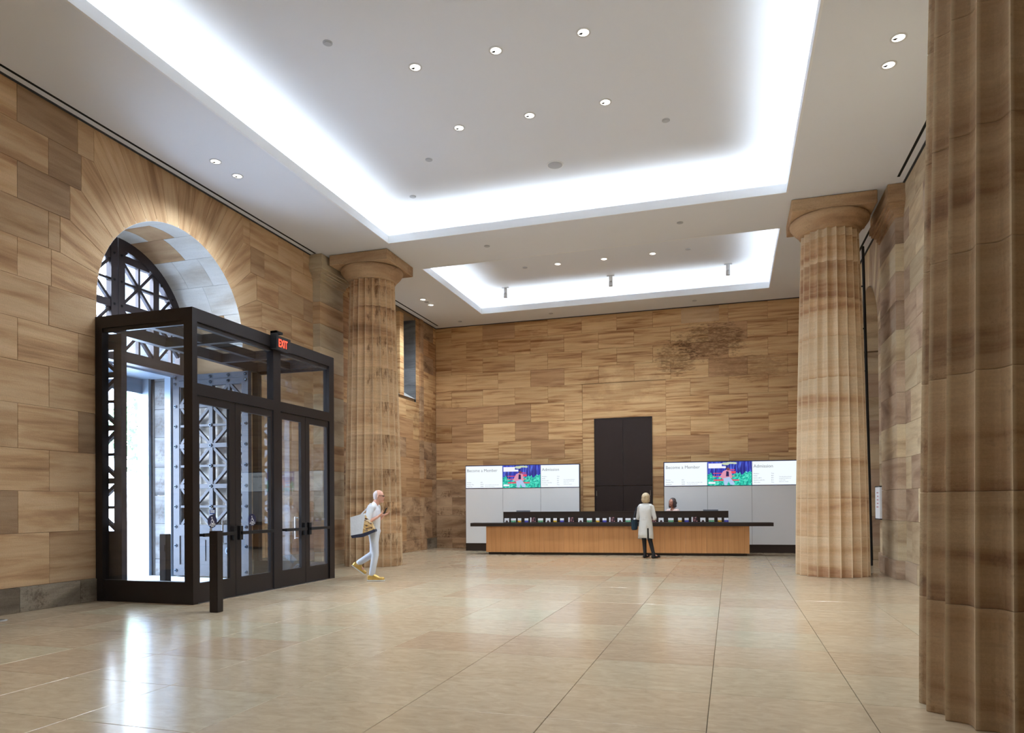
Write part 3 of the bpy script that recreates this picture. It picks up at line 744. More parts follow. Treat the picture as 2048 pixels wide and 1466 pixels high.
# door leaves
def vdoor(y0, y1, hinge_low, sticker=False, handle=False):
    L_ = thing('glass_door', None, None); 
    del_ = [k for k in ('label','category') if k in L_]
    for k in del_: del L_[k]
    L_.parent = V
    xo, xi = VX-.02, VX-.075
    def lb(nm, ya, yb, za, zb, mat=M_bronze, xa=xi, xb=xo): 
        m_ = MB(); m_.box(xa, ya, za, xb, yb, zb); return m_.build(nm, mat, L_)
    ml, mh = (.05, .13) if hinge_low else (.13, .05)
    lb('stile', y0+.004, y0+ml, .012, 3.045); lb('stile', y1-mh, y1-.004, .012, 3.045)
    lb('top_rail', y0+ml, y1-mh, 2.93, 3.045); lb('bottom_rail', y0+ml, y1-mh, .012, .30)
    lb('pane', y0+ml, y1-mh, .30, 2.93, M_glass, VX-.05, VX-.042)
    m_ = MB(); zb_ = 1.0
    m_.box(VX+.03, y0+.06, zb_-.025, VX+.06, y1-.06, zb_+.025)
    yy = y1-.07 if hinge_low else y0+.07
    m_.box(VX-.02, yy-.035, zb_-.11, VX+.035, yy+.035, zb_+.11)
    ye = y0+.07 if hinge_low else y1-.07
    m_.box(VX-.02, ye-.02, zb_-.02, VX+.035, ye+.02, zb_+.02)
    m_.build('push_bar', M_black, L_)
    if handle:
        m_ = MB(); ys = y1-.16
        m_.tube((VX-.13, ys, .82), (VX-.13, ys, 1.22), .013); m_.tube((VX-.13, ys, .84), (VX-.07, ys, .84), .011); m_.tube((VX-.13, ys, 1.20), (VX-.07, ys, 1.20), .011)
        m_.build('pull_handle', M_steel, L_)
    return L_
d1 = vdoor(8.44, 9.272, True, handle=True); d2 = vdoor(9.276, 10.21, False)
d3 = vdoor(10.43, 11.178, True, handle=True); d4 = vdoor(11.182, 11.95, False)
mm = MB(); mm.box(VX-.14, VY0+.1, 0, VX+.03, VY1-.1, .011); mm.build('threshold', M_steel, V)

def text_mesh(s, size, name, mat, parent, M4, extr=.0, align='LEFT', bold=0.0):
    cu = bpy.data.curves.new(name, 'FONT'); cu.body = s; cu.size = size; cu.extrude = extr; cu.align_x = align; cu.offset = bold; cu.resolution_u = 3
    o = bpy.data.objects.new(name, cu); COL.objects.link(o)
    dg = bpy.context.evaluated_depsgraph_get(); me = bpy.data.meshes.new_from_object(o.evaluated_get(dg))
    bpy.data.objects.remove(o); me.materials.clear(); me.materials.append(mat)
    t = bpy.data.objects.new(name, me); COL.objects.link(t); t.parent = parent; t.matrix_local = M4
    return t
def frame(o, xd, yd):
    xd = Vector(xd).normalized(); yd = Vector(yd).normalized(); zd = xd.cross(yd)
    m_ = Matrix.Identity(4)
    for i in range(3): m_[i][0] = xd[i]; m_[i][1] = yd[i]; m_[i][2] = zd[i]
    m_.translation = Vector(o); return m_

# accessibility stickers on the first pair of doors
def sticker(yc, zc, lab, extra=False):
    t = thing('door_sticker', lab, 'sticker', (VX-.040, yc, zc))
    R = .098
    m_ = MB(); m_.tube((0,0,0), (.003,0,0), R, n=32); m_.build('disc', M_navy, t)
    m_ = MB(); X = .0045
    m_.tube((X-.001, -.012, .058), (X, -.012, .058), .0105, n=12)
    m_.obox((X, -.010, .044), (X, -.004, .008), .011, .001, (1,0,0)); m_.obox((X, -.004, .008), (X, .022, .006), .010, .001, (1,0,0)); m_.obox((X, .020, .008), (X, .034, -.020), .009, .001, (1,0,0))
    m_.obox((X, -.008, .028), (X, .014, .026), .007, .001, (1,0,0))
    for k in range(14):
        a = PI*(.62+1.30*k/14); b = PI*(.62+1.30*(k+1)/14); r_ = .026
        m_.obox((X, -.004+r_*math.cos(a), -.004+r_*math.sin(a)), (X, -.004+r_*math.cos(b), -.004+r_*math.sin(b)), .006, .001, (1,0,0))
    m_.build('wheelchair_symbol', M_white, t)
    for i, s_ in enumerate(('TO OPERATE', 'PRESS BUTTON', 'DOOR')):
        text_mesh(s_, .020, 'lettering', M_white, t, frame((.0045, 0, -.045-.019*i), (0,1,0), (0,0,1)), align='CENTER', bold=.0006)
    if extra:
        m_ = MB(); m_.box(0, -.055, .11, .003, .055, .175); m_.build('plate', plain('blue_label', (70,92,150), .4), t)
        m_ = MB()
        for z in (.158, .136): m_.box(.0035, -.045, z-.006, .0045, .045, z+.006)
        m_.build('label_print', M_white, t)
        m_ = MB(); m_.box(-.03, -.02, -.20, -.02, .02, -.095); m_.build('bracket', M_steel, t)
sticker(8.775, 1.195, 'round navy wheelchair sticker with a small blue label above, on the nearest glass door', True)
sticker(9.70, 1.195, 'round navy wheelchair sticker alone on the second glass door')

# exit sign
t = thing('exit_sign', 'dark box with glowing red EXIT letters on the vestibule head beam', 'sign', (VX+.0, 10.38, 4.08))
m_ = MB(); m_.box(.03, -.19, 0, .10, .19, .23); m_.build('housing', M_exitbox, t)
m_ = MB(); m_.box(.0, -.24, .0, .12, -.19, .30); m_.box(.0, -.24, .26, .12, -.06, .30); m_.build('bracket', M_black, t)
text_mesh('EXIT', .185, 'letters', M_exit, t, frame((.103, -.155, .05), (0,.72,0), (0,0,1)) @ Matrix.Diagonal((.66,1,1,1)), bold=.003)

# bollards
def bollard(x, y, h, label, w=.13, name='bollard'):
    t = thing(name, label, 'bollard', (x, y, 0))
    bm = bmesh.new(); bmesh.ops.create_cube(bm, size=1); bmesh.ops.scale(bm, vec=(w, w*.9, h), verts=bm.verts); bmesh.ops.translate(bm, vec=(0,0,h/2), verts=bm.verts)
    bmesh.ops.bevel(bm, geom=[e for e in bm.edges], offset=.006, segments=2, affect='EDGES')
    me = bpy.data.meshes.new('post'); bm.to_mesh(me); bm.free(); me.materials.append(M_bronze)
    o = bpy.data.objects.new('post', me); COL.objects.link(o); o.parent = t
    m_ = MB(); m_.box(-.045, -w*.45-.006, h-.28, .045, -w*.45, h-.18); m_.build('push_plate', M_bronze, t)
    return t
bollard(-6.62, 7.87, 1.09, 'square dark bronze bollard on the floor in front of the vestibule doors')
bollard(-8.87, 9.35, .97, 'square dark bollard standing inside the glass vestibule')

# ------------------------------------------------------------------ bronze gates (open) and fanlight
def lattice(m_, nodes_u, nodes_v, fn, wide_u, wide_v, depth, wb=.085, wn_=.045, clip=None):
    """grid + alternating diagonals; fn(u,v,h)->point ; clip(p,q)->(p,q) or None"""
    def bar(a, b, w, d=depth, h=0):
        if clip:
            r = clip(a, b)
            if r is None: return
            a, b = r
        pa, pb = Vector(fn(a[0],a[1],h)), Vector(fn(b[0],b[1],h))
        if (pb-pa).length < .04: return
        nrm = Vector(fn(0,0,1))-Vector(fn(0,0,0))
        m_.obox(pa, pb, w, d, nrm)
    for i, u in enumerate(nodes_u): bar((u, nodes_v[0]), (u, nodes_v[-1]), wb if i in wide_u else wn_, depth*(1.0 if i in wide_u else .8))
    for j, v in enumerate(nodes_v): bar((nodes_u[0], v), (nodes_u[-1], v), wb if j in wide_v else wn_, depth*(1.04 if j in wide_v else .84))
    for i in range(len(nodes_u)-1):
        for j in range(len(nodes_v)-1):
            u0_, u1_, v0_, v1_ = nodes_u[i], nodes_u[i+1], nodes_v[j], nodes_v[j+1]
            if (i+j) % 2 == 0: bar((u0_, v0_), (u1_, v1_), .055, depth*.7)
            else: bar((u0_, v1_), (u1_, v0_), .055, depth*.7)
def gate_leaf(y, facing, label, LW=1.80):
    """leaf standing open, its face in the plane y = const; local u = x from hinge (-10.77) into the room"""
    t = thing('bronze_gate_leaf', label, 'gate', (-10.77, y, .03))
    LH = 4.03
    dk = M_bronze2 if facing < 0 else M_bronzed
    th = .10
    def fb(nm, u0_, v0_, u1_, v1_, d=th, mat=dk):
        m_ = MB(); m_.box(u0_, -d/2, v0_, u1_, d/2, v1_); return m_.build(nm, mat, t)
    fb('stile', 0, 0, .15, LH); fb('stile', LW-.15, 0, LW, LH)
    fb('top_rail', .15, LH-.11, LW-.15, LH); fb('top_rail', .15, LH-.225, LW-.15, LH-.115)
    fb('bottom_rail', .15, 0, LW-.15, .22); fb('mid_rail', .15, .80, LW-.15, 1.02)
    NU = [.06, .49, .913, 1.34, LW-.06]; NVv = [1.02+k*.403 for k in range(8)]
    m_ = MB()
    lattice(m_, [.15, .49, .913, 1.34, LW-.06], [.98+.405*k for k in range(8)][:8], lambda u, v, h: (u, h, v), (2,), (0,2,4,6), .085)
    m_.build('lattice', dk, t)
    m_ = MB(); m_.box(.10, .035*(-facing)-.004, .98, LW-.10, .035*(-facing)+.004, LH-.2) if facing < 0 else None
    # panels below
    for (a, b) in ((.15, .87), (.95, LW-.15)):
        m_ = MB(); m_.box(a, -.03, .22, b, .03, .80); pn = m_.build('panel', dk, t)
        m_ = MB(); m_.box(a+.10, -.045, .30, b-.10, .045, .72); m_.build('raised_field', dk, pn)
    fb('muntin', .87, .22, .95, .80, .08)
    # studs
    m_ = MB()
    for s_ in (facing,):
        yb_ = s_*th/2
        for v in (LH-.055, LH-.17)+tuple(.98+.405*k for k in range(0, 7))+(.60, .10):
            for u in (.06, .49, .913, 1.34, LW-.06):
                if .12 < u < LW-.12 and v < .97 and v > .2: continue
                m_.tube((u, yb_, v), (u, yb_+s_*.018, v), .036, .030, n=10); m_.tube((u, yb_+s_*.018, v), (u, yb_+s_*.045, v), .022, .004, n=10)
        m_.tube((1.34, yb_-s_*.01, .51), (1.34, yb_+s_*.02, .51), .075, n=16); m_.tube((1.34, yb_+s_*.02, .51), (1.34, yb_+s_*.075, .51), .05, .006, n=12)
    m_.build('studs', M_stud, t)['kind'] = 'stuff'
    return t
gate_leaf(11.62, -1, 'right studded bronze gate leaf standing open inside the arch, seen face on')
gate_leaf(8.50, 1, 'left bronze gate leaf standing open edge on behind the vestibule corner', 1.94)
# fanlight
FX = XL-RD
fan = thing('arched_fanlight', 'dark bronze star lattice fanlight filling the top of the left arch', 'fanlight', (FX, AC_Y, 0))
for sd in (-1, 1):
    ring = []
    n = 20; Ro, Ri = AR-.005, AR-.19
    m_ = MB(); vs = []; fs = []
    for q in range(n+1):
        a = PI/2*q/n
        for R_ in (Ro, Ri):
            yy = max(R_*math.cos(a), .012)*sd; zz = AC_Z+R_*math.sin(a)
            vs += [(-.07, yy, zz), (.05, yy, zz)]
    for q in range(n):
        b = q*4; fs += [(b,b+4,b+5,b+1),(b+2,b+3,b+7,b+6),(b,b+2,b+6,b+4),(b+1,b+5,b+7,b+3)]
    fs += [(0,1,3,2),(n*4,n*4+2,n*4+3,n*4+1)]
    m_.add(vs, fs); m_.box(-.07, min(sd*Ri, sd*Ro), 4.20, .05, max(sd*Ri, sd*Ro), AC_Z+.001)
    m_.build('rim', M_bronzed, fan)
    m_ = MB(); m_.box(-.07, min(sd*.008, sd*.15), 4.20, .052, max(sd*.008, sd*.15), AC_Z+Ri+.01); m_.build('meeting_stile', M_bronzed, fan)
    def clip(a, b):
        # clip the segment to the circle of radius Ri+.04 about (0, AC_Z) (upper part only)
        ax, az = a; bx, bz = b; pts = []
        N_ = 60; ok = [k for k in range(N_+1) if (lambda x, z: (z <= AC_Z and abs(x) <= Ri+.04) or x*x+(z-AC_Z)**2 <= (Ri+.04)**2)(ax+(bx-ax)*k/N_, az+(bz-az)*k/N_)]
        if len(ok) < 2: return None
        return ((ax+(bx-ax)*ok[0]/N_, az+(bz-az)*ok[0]/N_), (ax+(bx-ax)*ok[-1]/N_, az+(bz-az)*ok[-1]/N_))
    m_ = MB(); lattice(m_, [sd*v for v in (.08, .50, .90, 1.30, 1.72)], [4.20+.44*k for k in range(6)], lambda u, v, h: (h-.01, u, v), (2,), (0,2,4), .09, wb=.14, clip=clip)
    m_.build('lattice', M_bronzed, fan)
    m_ = MB()
    for (yy, zz) in ((.08,4.64),(.08,5.08),(.08,5.52),(.08,6.0),(.90,5.08),(1.02,5.72),(1.30,5.62-.1),(.90,4.64),(1.56,4.75)): m_.tube((.05, sd*yy, zz), (.075, sd*yy, zz), .03, .012, n=8)
    m_.build('studs', M_black, fan)['kind'] = 'stuff'
m_ = MB(); m_.box(-.10, -AR+.005, 4.06, .08, AR-.005, 4.21); m_.build('transom', M_bronzed, fan)
# glazing behind the fanlight
m_ = MB(); P = [(AR*.985*math.cos(PI*k/24), AC_Z+AR*.985*math.sin(PI*k/24)) for k in range(25)]; P = [(AR*.985, 4.2)]+P+[(-AR*.985, 4.2)]
m_.prism(P, lambda a, b, t_: (t_, a, b), -.12, -.112); m_.build('pane', M_glass, fan)

# outer porch frame and stone jamb beyond the gates
OX = XL-RD
porch = thing('outer_entrance_frame', 'pale blue grey metal frame of the outer entrance beyond the gates', 'door frame', (0,0,0))
for sd, nm in ((1, 'post'), (-1, 'post')):
    y_in = AC_Y+sd*(AR-.06)
    for (xa, xb, mt) in ((-11.72, -11.44, M_alu), (-11.03, -10.88, M_alu)):
        m_ = MB(); ya, yb = sorted((y_in-sd*.05, y_in+sd*.10)); m_.box(xa, ya, 0, xb, yb, 4.05); m_.build('post', mt, porch)
    m_ = MB(); ya, yb = sorted((y_in+sd*.02, y_in+sd*.10)); m_.box(-11.44, ya, 0, -11.36, yb, 4.05); m_.build('dark_gap_strip', M_black, porch)  # black strip in place of the shaded gap beside the post
m_ = MB(); m_.box(-11.72, AC_Y-AR, 4.05, -10.85, AC_Y+AR, 4.16); m_.build('canopy', M_alu, porch)
m_ = MB(); m_.box(-11.72, AC_Y-AR, 3.75, -11.60, AC_Y+AR, 4.05); m_.build('head_rail', M_alu, porch)
for sd in (-1, 1):
    for k in range(9):
        z0, z1 = ZALL[k], ZALL[k+1]
        m_ = MB(); h = (z1-z0)/2; m_.box(-.55, -.2, -h+.004, .55, .2, h-.004)
        o = m_.build('stone_block', M_outer, wall_left); o.location = (-11.22, AC_Y+sd*(AR+.17), (z0+z1)/2)
m_ = MB(); m_.box(-12.3, 5.0, 4.62, -10.7, 8.30, 8.0); m_.box(-12.3, 11.8, 4.62, -10.7, 15.0, 8.0); m_.box(-12.3, 15.6, 2.5, -11.6, 22, 8.0); m_.build('outer_wall_and_blocker', M_outer, wall_left)  # last box is unseen, added beyond the high window to block daylight
m_ = MB(); m_.box(-12.6, 8.2, -.2, XL-.0, 11.9, -.001); m_.build('entrance_floor', plain('entrance_paving', (190,196,200), .6, noise=.04), floor)
gr = MB(); gr.box(-60, -20, -.5, -12.6, 60, -.22); tag(gr.build('ground', M_ground), 'pale paved forecourt outside', None, None, 'structure')
def tree(x, y, h, label, seed):
    random.seed(seed)
    t = thing('tree', label, 'tree', (x, y, -.22), 0, None)
    m_ = MB(); m_.tube((0,0,0), (.1,.1,h*.45), .22, .14, n=8)
    for k in range(6):
        a = k*1.05; m_.tube((.1,.1,h*.42), (1.3*math.cos(a), 1.3*math.sin(a), h*.68), .09, .04, n=6)
    m_.build('trunk', M_bark, t)
    m_ = MB()
    for k in range(2600):
        while True:
            p = Vector((random.uniform(-1,1), random.uniform(-1,1), random.uniform(-1,1)))
            if p.length < 1: break
        c = Vector((p.x*2.6, p.y*2.6, h*.66+p.z*h*.34)); s_ = random.uniform(.09,.2)
        u = Vector((random.uniform(-1,1), random.uniform(-1,1), random.uniform(-1,1))).normalized(); v = u.orthogonal().normalized()
        m_.add([c+u*s_, c+v*s_*.6, c-u*s_, c-v*s_*.6], [(0,1,2,3)])
    m_.build('foliage', M_leaf, t, fix=False)['kind'] = 'stuff'
tree(-30, 23.0, 9, 'pale green tree outside the gate, seen beside the frame', 3)
tree(-26, 27.5, 8, 'leafy tree outside the gate, further along the forecourt', 5)
random.seed(11)

# ------------------------------------------------------------------ ceiling fixtures
def downlight(x, y, z, label, rz=0, group=None, spot=True, power=1.0):
    t = thing('recessed_downlight', label, 'ceiling light', (x, y, z), 0, group)
    n = 24; m_ = MB(); vs = []; fs = []
    for (r, zz) in ((.075,0),(.10,0),(.10,-.006),(.075,-.006)): vs += [(r*math.cos(2*PI*k/n), r*math.sin(2*PI*k/n), zz) for k in range(n)]
    for i in range(4):
        for k in range(n): fs.append((i*n+k, i*n+(k+1) % n, ((i+1) % 4)*n+(k+1) % n, ((i+1) % 4)*n+k))
    m_.add(vs, fs); m_.build('trim_ring', M_trim, t, smooth=False)
    m_ = MB(); m_.tube((0,0,-.004), (0,0,-.001), .074, n=20); m_.build('lamp', M_lamp, t)
    m_ = MB(); m_.prism([(-.072,.01),(-.03,.035),(-.005,.0),(-.03,-.008)], lambda a, b, q: (a, b, q), -.008, -.0045); m_.build('baffle', M_slot, t)
    if spot:
        l = bpy.data.lights.new('downlight_beam', 'SPOT'); l.energy = SPOT_W*power; l.spot_size = math.radians(135); l.spot_blend = 1.0; l.color = (.75,.87,1.0); l.shadow_soft_size = .07
        o = bpy.data.objects.new('downlight_beam', l); COL.objects.link(o); o.location = (x, y, z-.02)
    return t
rows = [('nearest', 9.20), ('second', 10.91)]
cols_ = [('left', -4.27), ('middle', -3.05), ('right', -1.82)]
for rn, y in rows:
    for cn, x in cols_:
        downlight(x, y, ZCC, f'{cn} recessed downlight of the {rn} row of three in the large coffer', group='downlights in the coffers')
for cn, x in cols_: downlight(x, 17.92, ZCC, f'{cn} small recessed downlight in the far coffer', group='downlights in the coffers', power=1.5)
for cn, x in cols_: downlight(x, 1.7, ZCC, f'{cn} unseen recessed downlight added for light in the coffer above the viewer', group='downlights in the coffers', power=.45)  # row out of view, added to raise the light in the hall
for (x, y, lb) in [(-8.2, 9.77, 'recessed downlight in the left soffit above the arch, nearer of two'), (-8.2, 10.32, 'recessed downlight in the left soffit above the arch, farther of two'),
                   (2.045, 9.76, 'recessed downlight in the right soffit beside the big column, nearer of two'), (2.045, 10.33, 'recessed downlight in the right soffit beside the big column, farther of two'),
                   (-8.23, 18.16, 'recessed downlight in the far left soffit past the column, nearer of two'), (-8.24, 18.73, 'recessed downlight in the far left soffit past the column, farther of two')]:
    downlight(x, y, ZC, lb, group='downlights in the soffits')
def plate(x, y, z, r, label, name='sprinkler_cover', cat='sprinkler', group='sprinkler covers'):
    t = thing(name, label, cat, (x, y, z), 0, group)
    m_ = MB(); m_.tube((0,0,-.010), (0,0,0), r, n=24); m_.build('cover', M_sprk, t)
    m_ = MB(); m_.tube((0,0,-.016), (0,0,-.010), r*.7, n=20); m_.build('cap', M_sprk, t)
for (x, y, z, lb) in [(-5.17, 8.35, ZCC, 'round sprinkler cover at the left of the large coffer, nearest the viewer'), (-.96, 11.73, ZCC, 'round sprinkler cover at the right of the large coffer'),
                      (-5.19, 11.75, ZCC, 'round sprinkler cover at the far left of the large coffer'), (-6.13, 13.06, ZCC, 'faint round cover by the far left corner of the large coffer'),
                      (-5.157, 14.84, ZC, 'sprinkler cover on the beam between coffers, left one'), (-.946, 14.84, ZC, 'sprinkler cover on the beam between coffers, right one'),
                      (-8.235, 18.42, ZC, 'sprinkler cover between the two far left soffit downlights'), (-8.12, 20.72, ZC, 'sprinkler cover in the far left corner by the back wall'),
                      (-5.16, 20.72, ZC, 'sprinkler cover along the back wall, left of the door'), (-.934, 20.70, ZC, 'sprinkler cover along the back wall, right of the door'),
                      (-5.16, 17.91, ZCC, 'sprinkler cover in the far coffer, left of its downlights'), (-.952, 17.87, ZCC, 'sprinkler cover in the far coffer, right of its downlights')]:
    plate(x, y, z, .065, lb)
t = thing('ceiling_speaker', 'larger round white speaker grille in the large coffer', 'speaker', (-3.05, 12.64, ZCC))
m_ = MB(); m_.tube((0,0,-.012), (0,0,0), .155, n=40); m_.build('frame', M_fascia, t)
m_ = MB(); m_.tube((0,0,-.016), (0,0,-.012), .135, n=40); m_.build('grille', M_sprk, t)
for (x, y, lb) in [(-6.18, 19.39, 'small white projector can hanging at the left of the far coffer'), (-3.1, 19.28, 'small white projector can hanging in the middle of the far coffer'), (-.01, 19.32, 'small white projector can hanging at the right of the far coffer')]:
    t = thing('can_light', lb, 'ceiling light', (x, y, ZCC), 0, 'can lights in the far coffer')
    m_ = MB(); m_.box(-.10, -.03, -.03, .10, .03, 0); m_.build('mount', M_trim, t)
    m_ = MB(); m_.tube((0,0,-.17), (0,0,-.03), .05, n=16); m_.build('upper_can', M_fascia, t)
    m_ = MB(); m_.tube((0,0,-.30), (0,0,-.18), .058, n=16); m_.build('lower_can', M_trim, t)
def slot(x, y0, y1, lb):
    m_ = MB(); m_.box(x-.022, y0, ZC-.004, x+.022, y1, ZC+.004); tag(m_.build('slot_diffuser', M_slot), lb, 'air slot')
slot(-9.05, 4.0, 14.05, 'long black ceiling air slot along the left wall above the arch')
slot(-9.0, 16.3, 21.0, 'black ceiling air slot along the far left wall past the column')
slot(2.90, 6.0, 13.95, 'black ceiling air slot along the right wall beside the big column')
slot(2.88, 16.0, 20.9, 'black ceiling air slot along the right wall behind the pale column')
m_ = MB(); m_.box(XL, YB-.03, ZC-.02, XR, YB-.005, ZC+.0); m_.box(XL, YF, ZC-.015, XL+.035, YB, ZC); m_.box(XR-.035, YF, ZC-.015, XR, YB, ZC)
tag(m_.build('trim_3', plain('shadow_gap', (60,60,62), .9)), kind='structure')

# ladder at the right
t = thing('ladder', 'tall black metal ladder leaning to the ceiling behind the pale column', 'ladder', (0,0,0))
Lb, Lt = Vector((3.00, 17.35, .12)), Vector((2.88, 17.35, 7.14))
for dx in (0, -.42):
    m_ = MB(); m_.tube(Lb+Vector((dx,0,0)), Lt+Vector((dx,0,0)), .030, n=8); m_.build('stile', M_black, t)
for k in range(7):
    z = .55+k*.95; f_ = (z-.12)/7.02; p = Lb.lerp(Lt, f_)
    m_ = MB(); m_.tube(p, p+Vector((-.42,0,0)), .018, n=6); m_.build('rung', M_black, t)
for dx in (0, -.42):
    m_ = MB(); m_.tube((Lb.x+dx, Lb.y, 0), (Lb.x+dx, Lb.y, .13), .026, n=8); m_.build('foot', M_black, t)

# wall sign on the right
t = thing('wall_sign', 'narrow white projecting wall sign beside the right arch', 'sign', (XR-.05, 16.50, 1.40))
m_ = MB(); m_.box(-.035, -.24, -.33, .035, .24, .33); m_.build('panel', plain('white_sign_face', (232,238,246), .4, emit=.15), t)
m_ = MB(); m_.box(-.042, -.25, .33, .045, .25, .355); m_.box(-.042, -.25, -.355, .045, .25, -.33); m_.build('end_cap', M_black, t)
m_ = MB()
for k, w in enumerate((.20,.14,.18,.17,.22)): m_.box(-.0365, -.10, .20-.075*k, -.0355, -.10+w, .225-.075*k)
m_.build('lettering', plain('faded_red_print', (205,150,150), .5), t)

# ------------------------------------------------------------------ admission desk
ang = math.atan2(19.711-18.852, 7.135)
CL = 7.14
DK_O = (-6.62, 18.86, 0)
desk = thing('admission_desk', 'long honey wood reception desk with a dark overhanging countertop', 'desk', DK_O, ang)
def dbox(nm, *b, mat=M_dark, parent=desk):
    m_ = MB(); m_.box(*b); return m_.build(nm, mat, parent)
NP = 13
for k in range(NP):
    a, b = CL*k/NP, CL*(k+1)/NP
    m_ = MB(); h = (.795-.07)/2; m_.box(-(b-a)/2+.0012, -.06, -h, (b-a)/2-.0012, -.035, h)
    o = m_.build('front_panel', M_wood, desk); o.location = ((a+b)/2, 0, .07+h)
dbox('end_panel', 0, -.035, .07, .03, .72, .795, mat=M_wood); dbox('end_panel', CL-.03, -.035, .07, CL, .72, .795, mat=M_wood)
dbox('plinth', .06, .0, 0, CL-.06, .68, .07)
dbox('countertop', -.44, -.13, .795, CL+.60, .30, .892)
dbox('riser', .43, .30, .795, CL-.49, .38, 1.185)
dbox('riser_cap', .43, .29, 1.185, CL-.49, .42, 1.20)
dbox('work_surface', .03, .38, .74, CL-.03, .66, .78)
# things on the desk
def dpt(u, v, z): # desk coordinates -> world
    return (DK_O[0]+u*math.cos(ang)-v*math.sin(ang), DK_O[1]+u*math.sin(ang)+v*math.cos(ang), z)
for i, (u, lb) in enumerate([(.98, 'flat grey monitor top behind the desk riser at the left'), (6.20, 'flat grey monitor top behind the desk riser at the right')]):
    t = thing('monitor', lb, 'monitor', dpt(u, .48, .78), ang)
    m_ = MB(); m_.box(-.20, -.012, .10, .20, .012, .455); m_.build('display', plain('monitor_grey', (120,126,136), .4), t)
    m_ = MB(); m_.box(-.02, 0.012, .0, .02, .03, .22); m_.build('stand', M_black, t)
    m_ = MB(); m_.box(-.10, -.06, .0, .10, .035, .012); m_.build('base', M_black, t)
    t2 = thing('keyboard', 'black keyboard on the work surface before the %s monitor' % ('left' if i == 0 else 'right'), 'keyboard', dpt(u, .59, .78), ang)
    m_ = MB(); m_.box(-.18, -.06, 0, .18, .06, .015); m_.build('body', M_black, t2)
    m_ = MB()
    for r in range(4):
        for c in range(12): m_.box(-.17+c*.0285, -.05+r*.026, .015, -.147+c*.0285, -.03+r*.026, .02)
    m_.build('keys', M_exitbox, t2)['kind'] = 'stuff'
def pic_mat(name, cols, scale, stretch=(1,1,1), dist=.5):
    m, N, L, b = nmat(name)
    tc = N.new('ShaderNodeTexCoord'); mp = N.new('ShaderNodeMapping'); mp.inputs['Scale'].default_value = stretch; L.new(tc.outputs['Object'], mp.inputs[0])
    nz = N.new('ShaderNodeTexNoise'); nz.inputs['Scale'].default_value = scale; nz.inputs['Detail'].default_value = 3; nz.inputs['Distortion'].default_value = dist; L.new(mp.outputs[0], nz.inputs[0])
    rp = N.new('ShaderNodeValToRGB'); rp.color_ramp.interpolation = 'CONSTANT'; e = rp.color_ramp.elements
    n = len(cols); e[0].position = 0; e[0].color = lin(*cols[0]); e[1].position = .62; e[1].color = lin(*cols[-1])
    for k in range(1, n-1): q = e.new(.38+.24*k/(n-1)); q.color = lin(*cols[k])
    L.new(nz.outputs[0], rp.inputs[0]); L.new(rp.outputs[0], b.inputs['Base Color']); b.inputs['Roughness'].default_value = .4
    return m, N, L, b, rp
P_land = pic_mat('brochure_landscape', [(70,150,120),(110,170,130),(200,180,80),(220,195,120)], 14)[0]
P_yel = pic_mat('brochure_yellow', [(150,110,20),(230,180,30),(240,200,60),(180,150,60)], 20)[0]
P_blue = pic_mat('brochure_blue', [(60,60,150),(90,90,190),(70,60,160),(220,150,150)], 18)[0]
P_pink = pic_mat('brochure_portraits', [(50,30,40),(90,50,60),(225,160,150),(60,40,80)], 16)[0]
P_arch = plain('brochure_dark_arch', (70,50,48), .5)
M_card = plain('brochure_white', (238,238,240), .5)
def brochure(kind):
    w, h = {'A':(.135,.125), 'B':(.145,.12), 'C':(.10,.125), 'D':(.11,.12), 'E':(.155,.145)}[kind]
    nm = {'A':'white brochure with a dark rounded picture','B':'wide brochure with a green and yellow landscape','C':'narrow white brochure with a yellow picture','D':'narrow white brochure with a blue picture','E':'dark brochure with pink portraits and a white edge'}[kind]
    t = thing('brochure', nm, 'brochure', (0,0,0), ang, 'brochures on the countertop')
    tilt = .02
    m_ = MB(); m_.add([(-w/2,0,0),(w/2,0,0),(w/2,tilt,h),(-w/2,tilt,h),(-w/2,.010,0),(w/2,.010,0),(w/2,tilt+.010,h),(-w/2,tilt+.010,h)], [(0,1,2,3),(7,6,5,4),(0,4,5,1),(1,5,6,2),(2,6,7,3),(3,7,4,0)])
    m_.build('card', M_card, t)
    m_ = MB(); yo = -.0015
    def pz(x, f_): return (x, tilt*f_+yo, h*f_)
    if kind == 'A':
        P = [pz(w*.30*math.cos(PI*k/12)+w*.02, .02+.50*math.sin(PI*k/12)) for k in range(13)]; m_.add(P, [tuple(range(13))]); pm = P_arch
        m_.add([(p[0]*.45, p[1]-.0008, p[2]*.55) for p in P], [tuple(range(13))], 1)
    elif kind == 'E':
        x0 = -w/2+w*.22; m_.add([pz(x0,0), pz(w/2,0), pz(w/2,1), pz(x0,1)], [(0,1,2,3)]); pm = P_pink
    else:
        f_ = .50 if kind != 'C' else .45
        m_.add([pz(-w/2,0), pz(w/2,0), pz(w/2,f_), pz(-w/2,f_)], [(0,1,2,3)]); pm = {'B':P_land,'C':P_yel,'D':P_blue}[kind]
    m_.build('picture', [pm, M_card], t, fix=False)
    m_ = MB(); m_.box(-w/2-.006, .012, 0, w/2+.006, .05, .006); m_.box(-w/2-.006, .034, 0, w/2+.006, .04, h*1.05); m_.box(-w/2-.006, -.008, 0, w/2+.006, -.004, .012); m_.box(-w/2-.006, -.008, 0, w/2+.006, .05, .003)
    m_.build('holder', M_black, t)
    return t
protos = {}
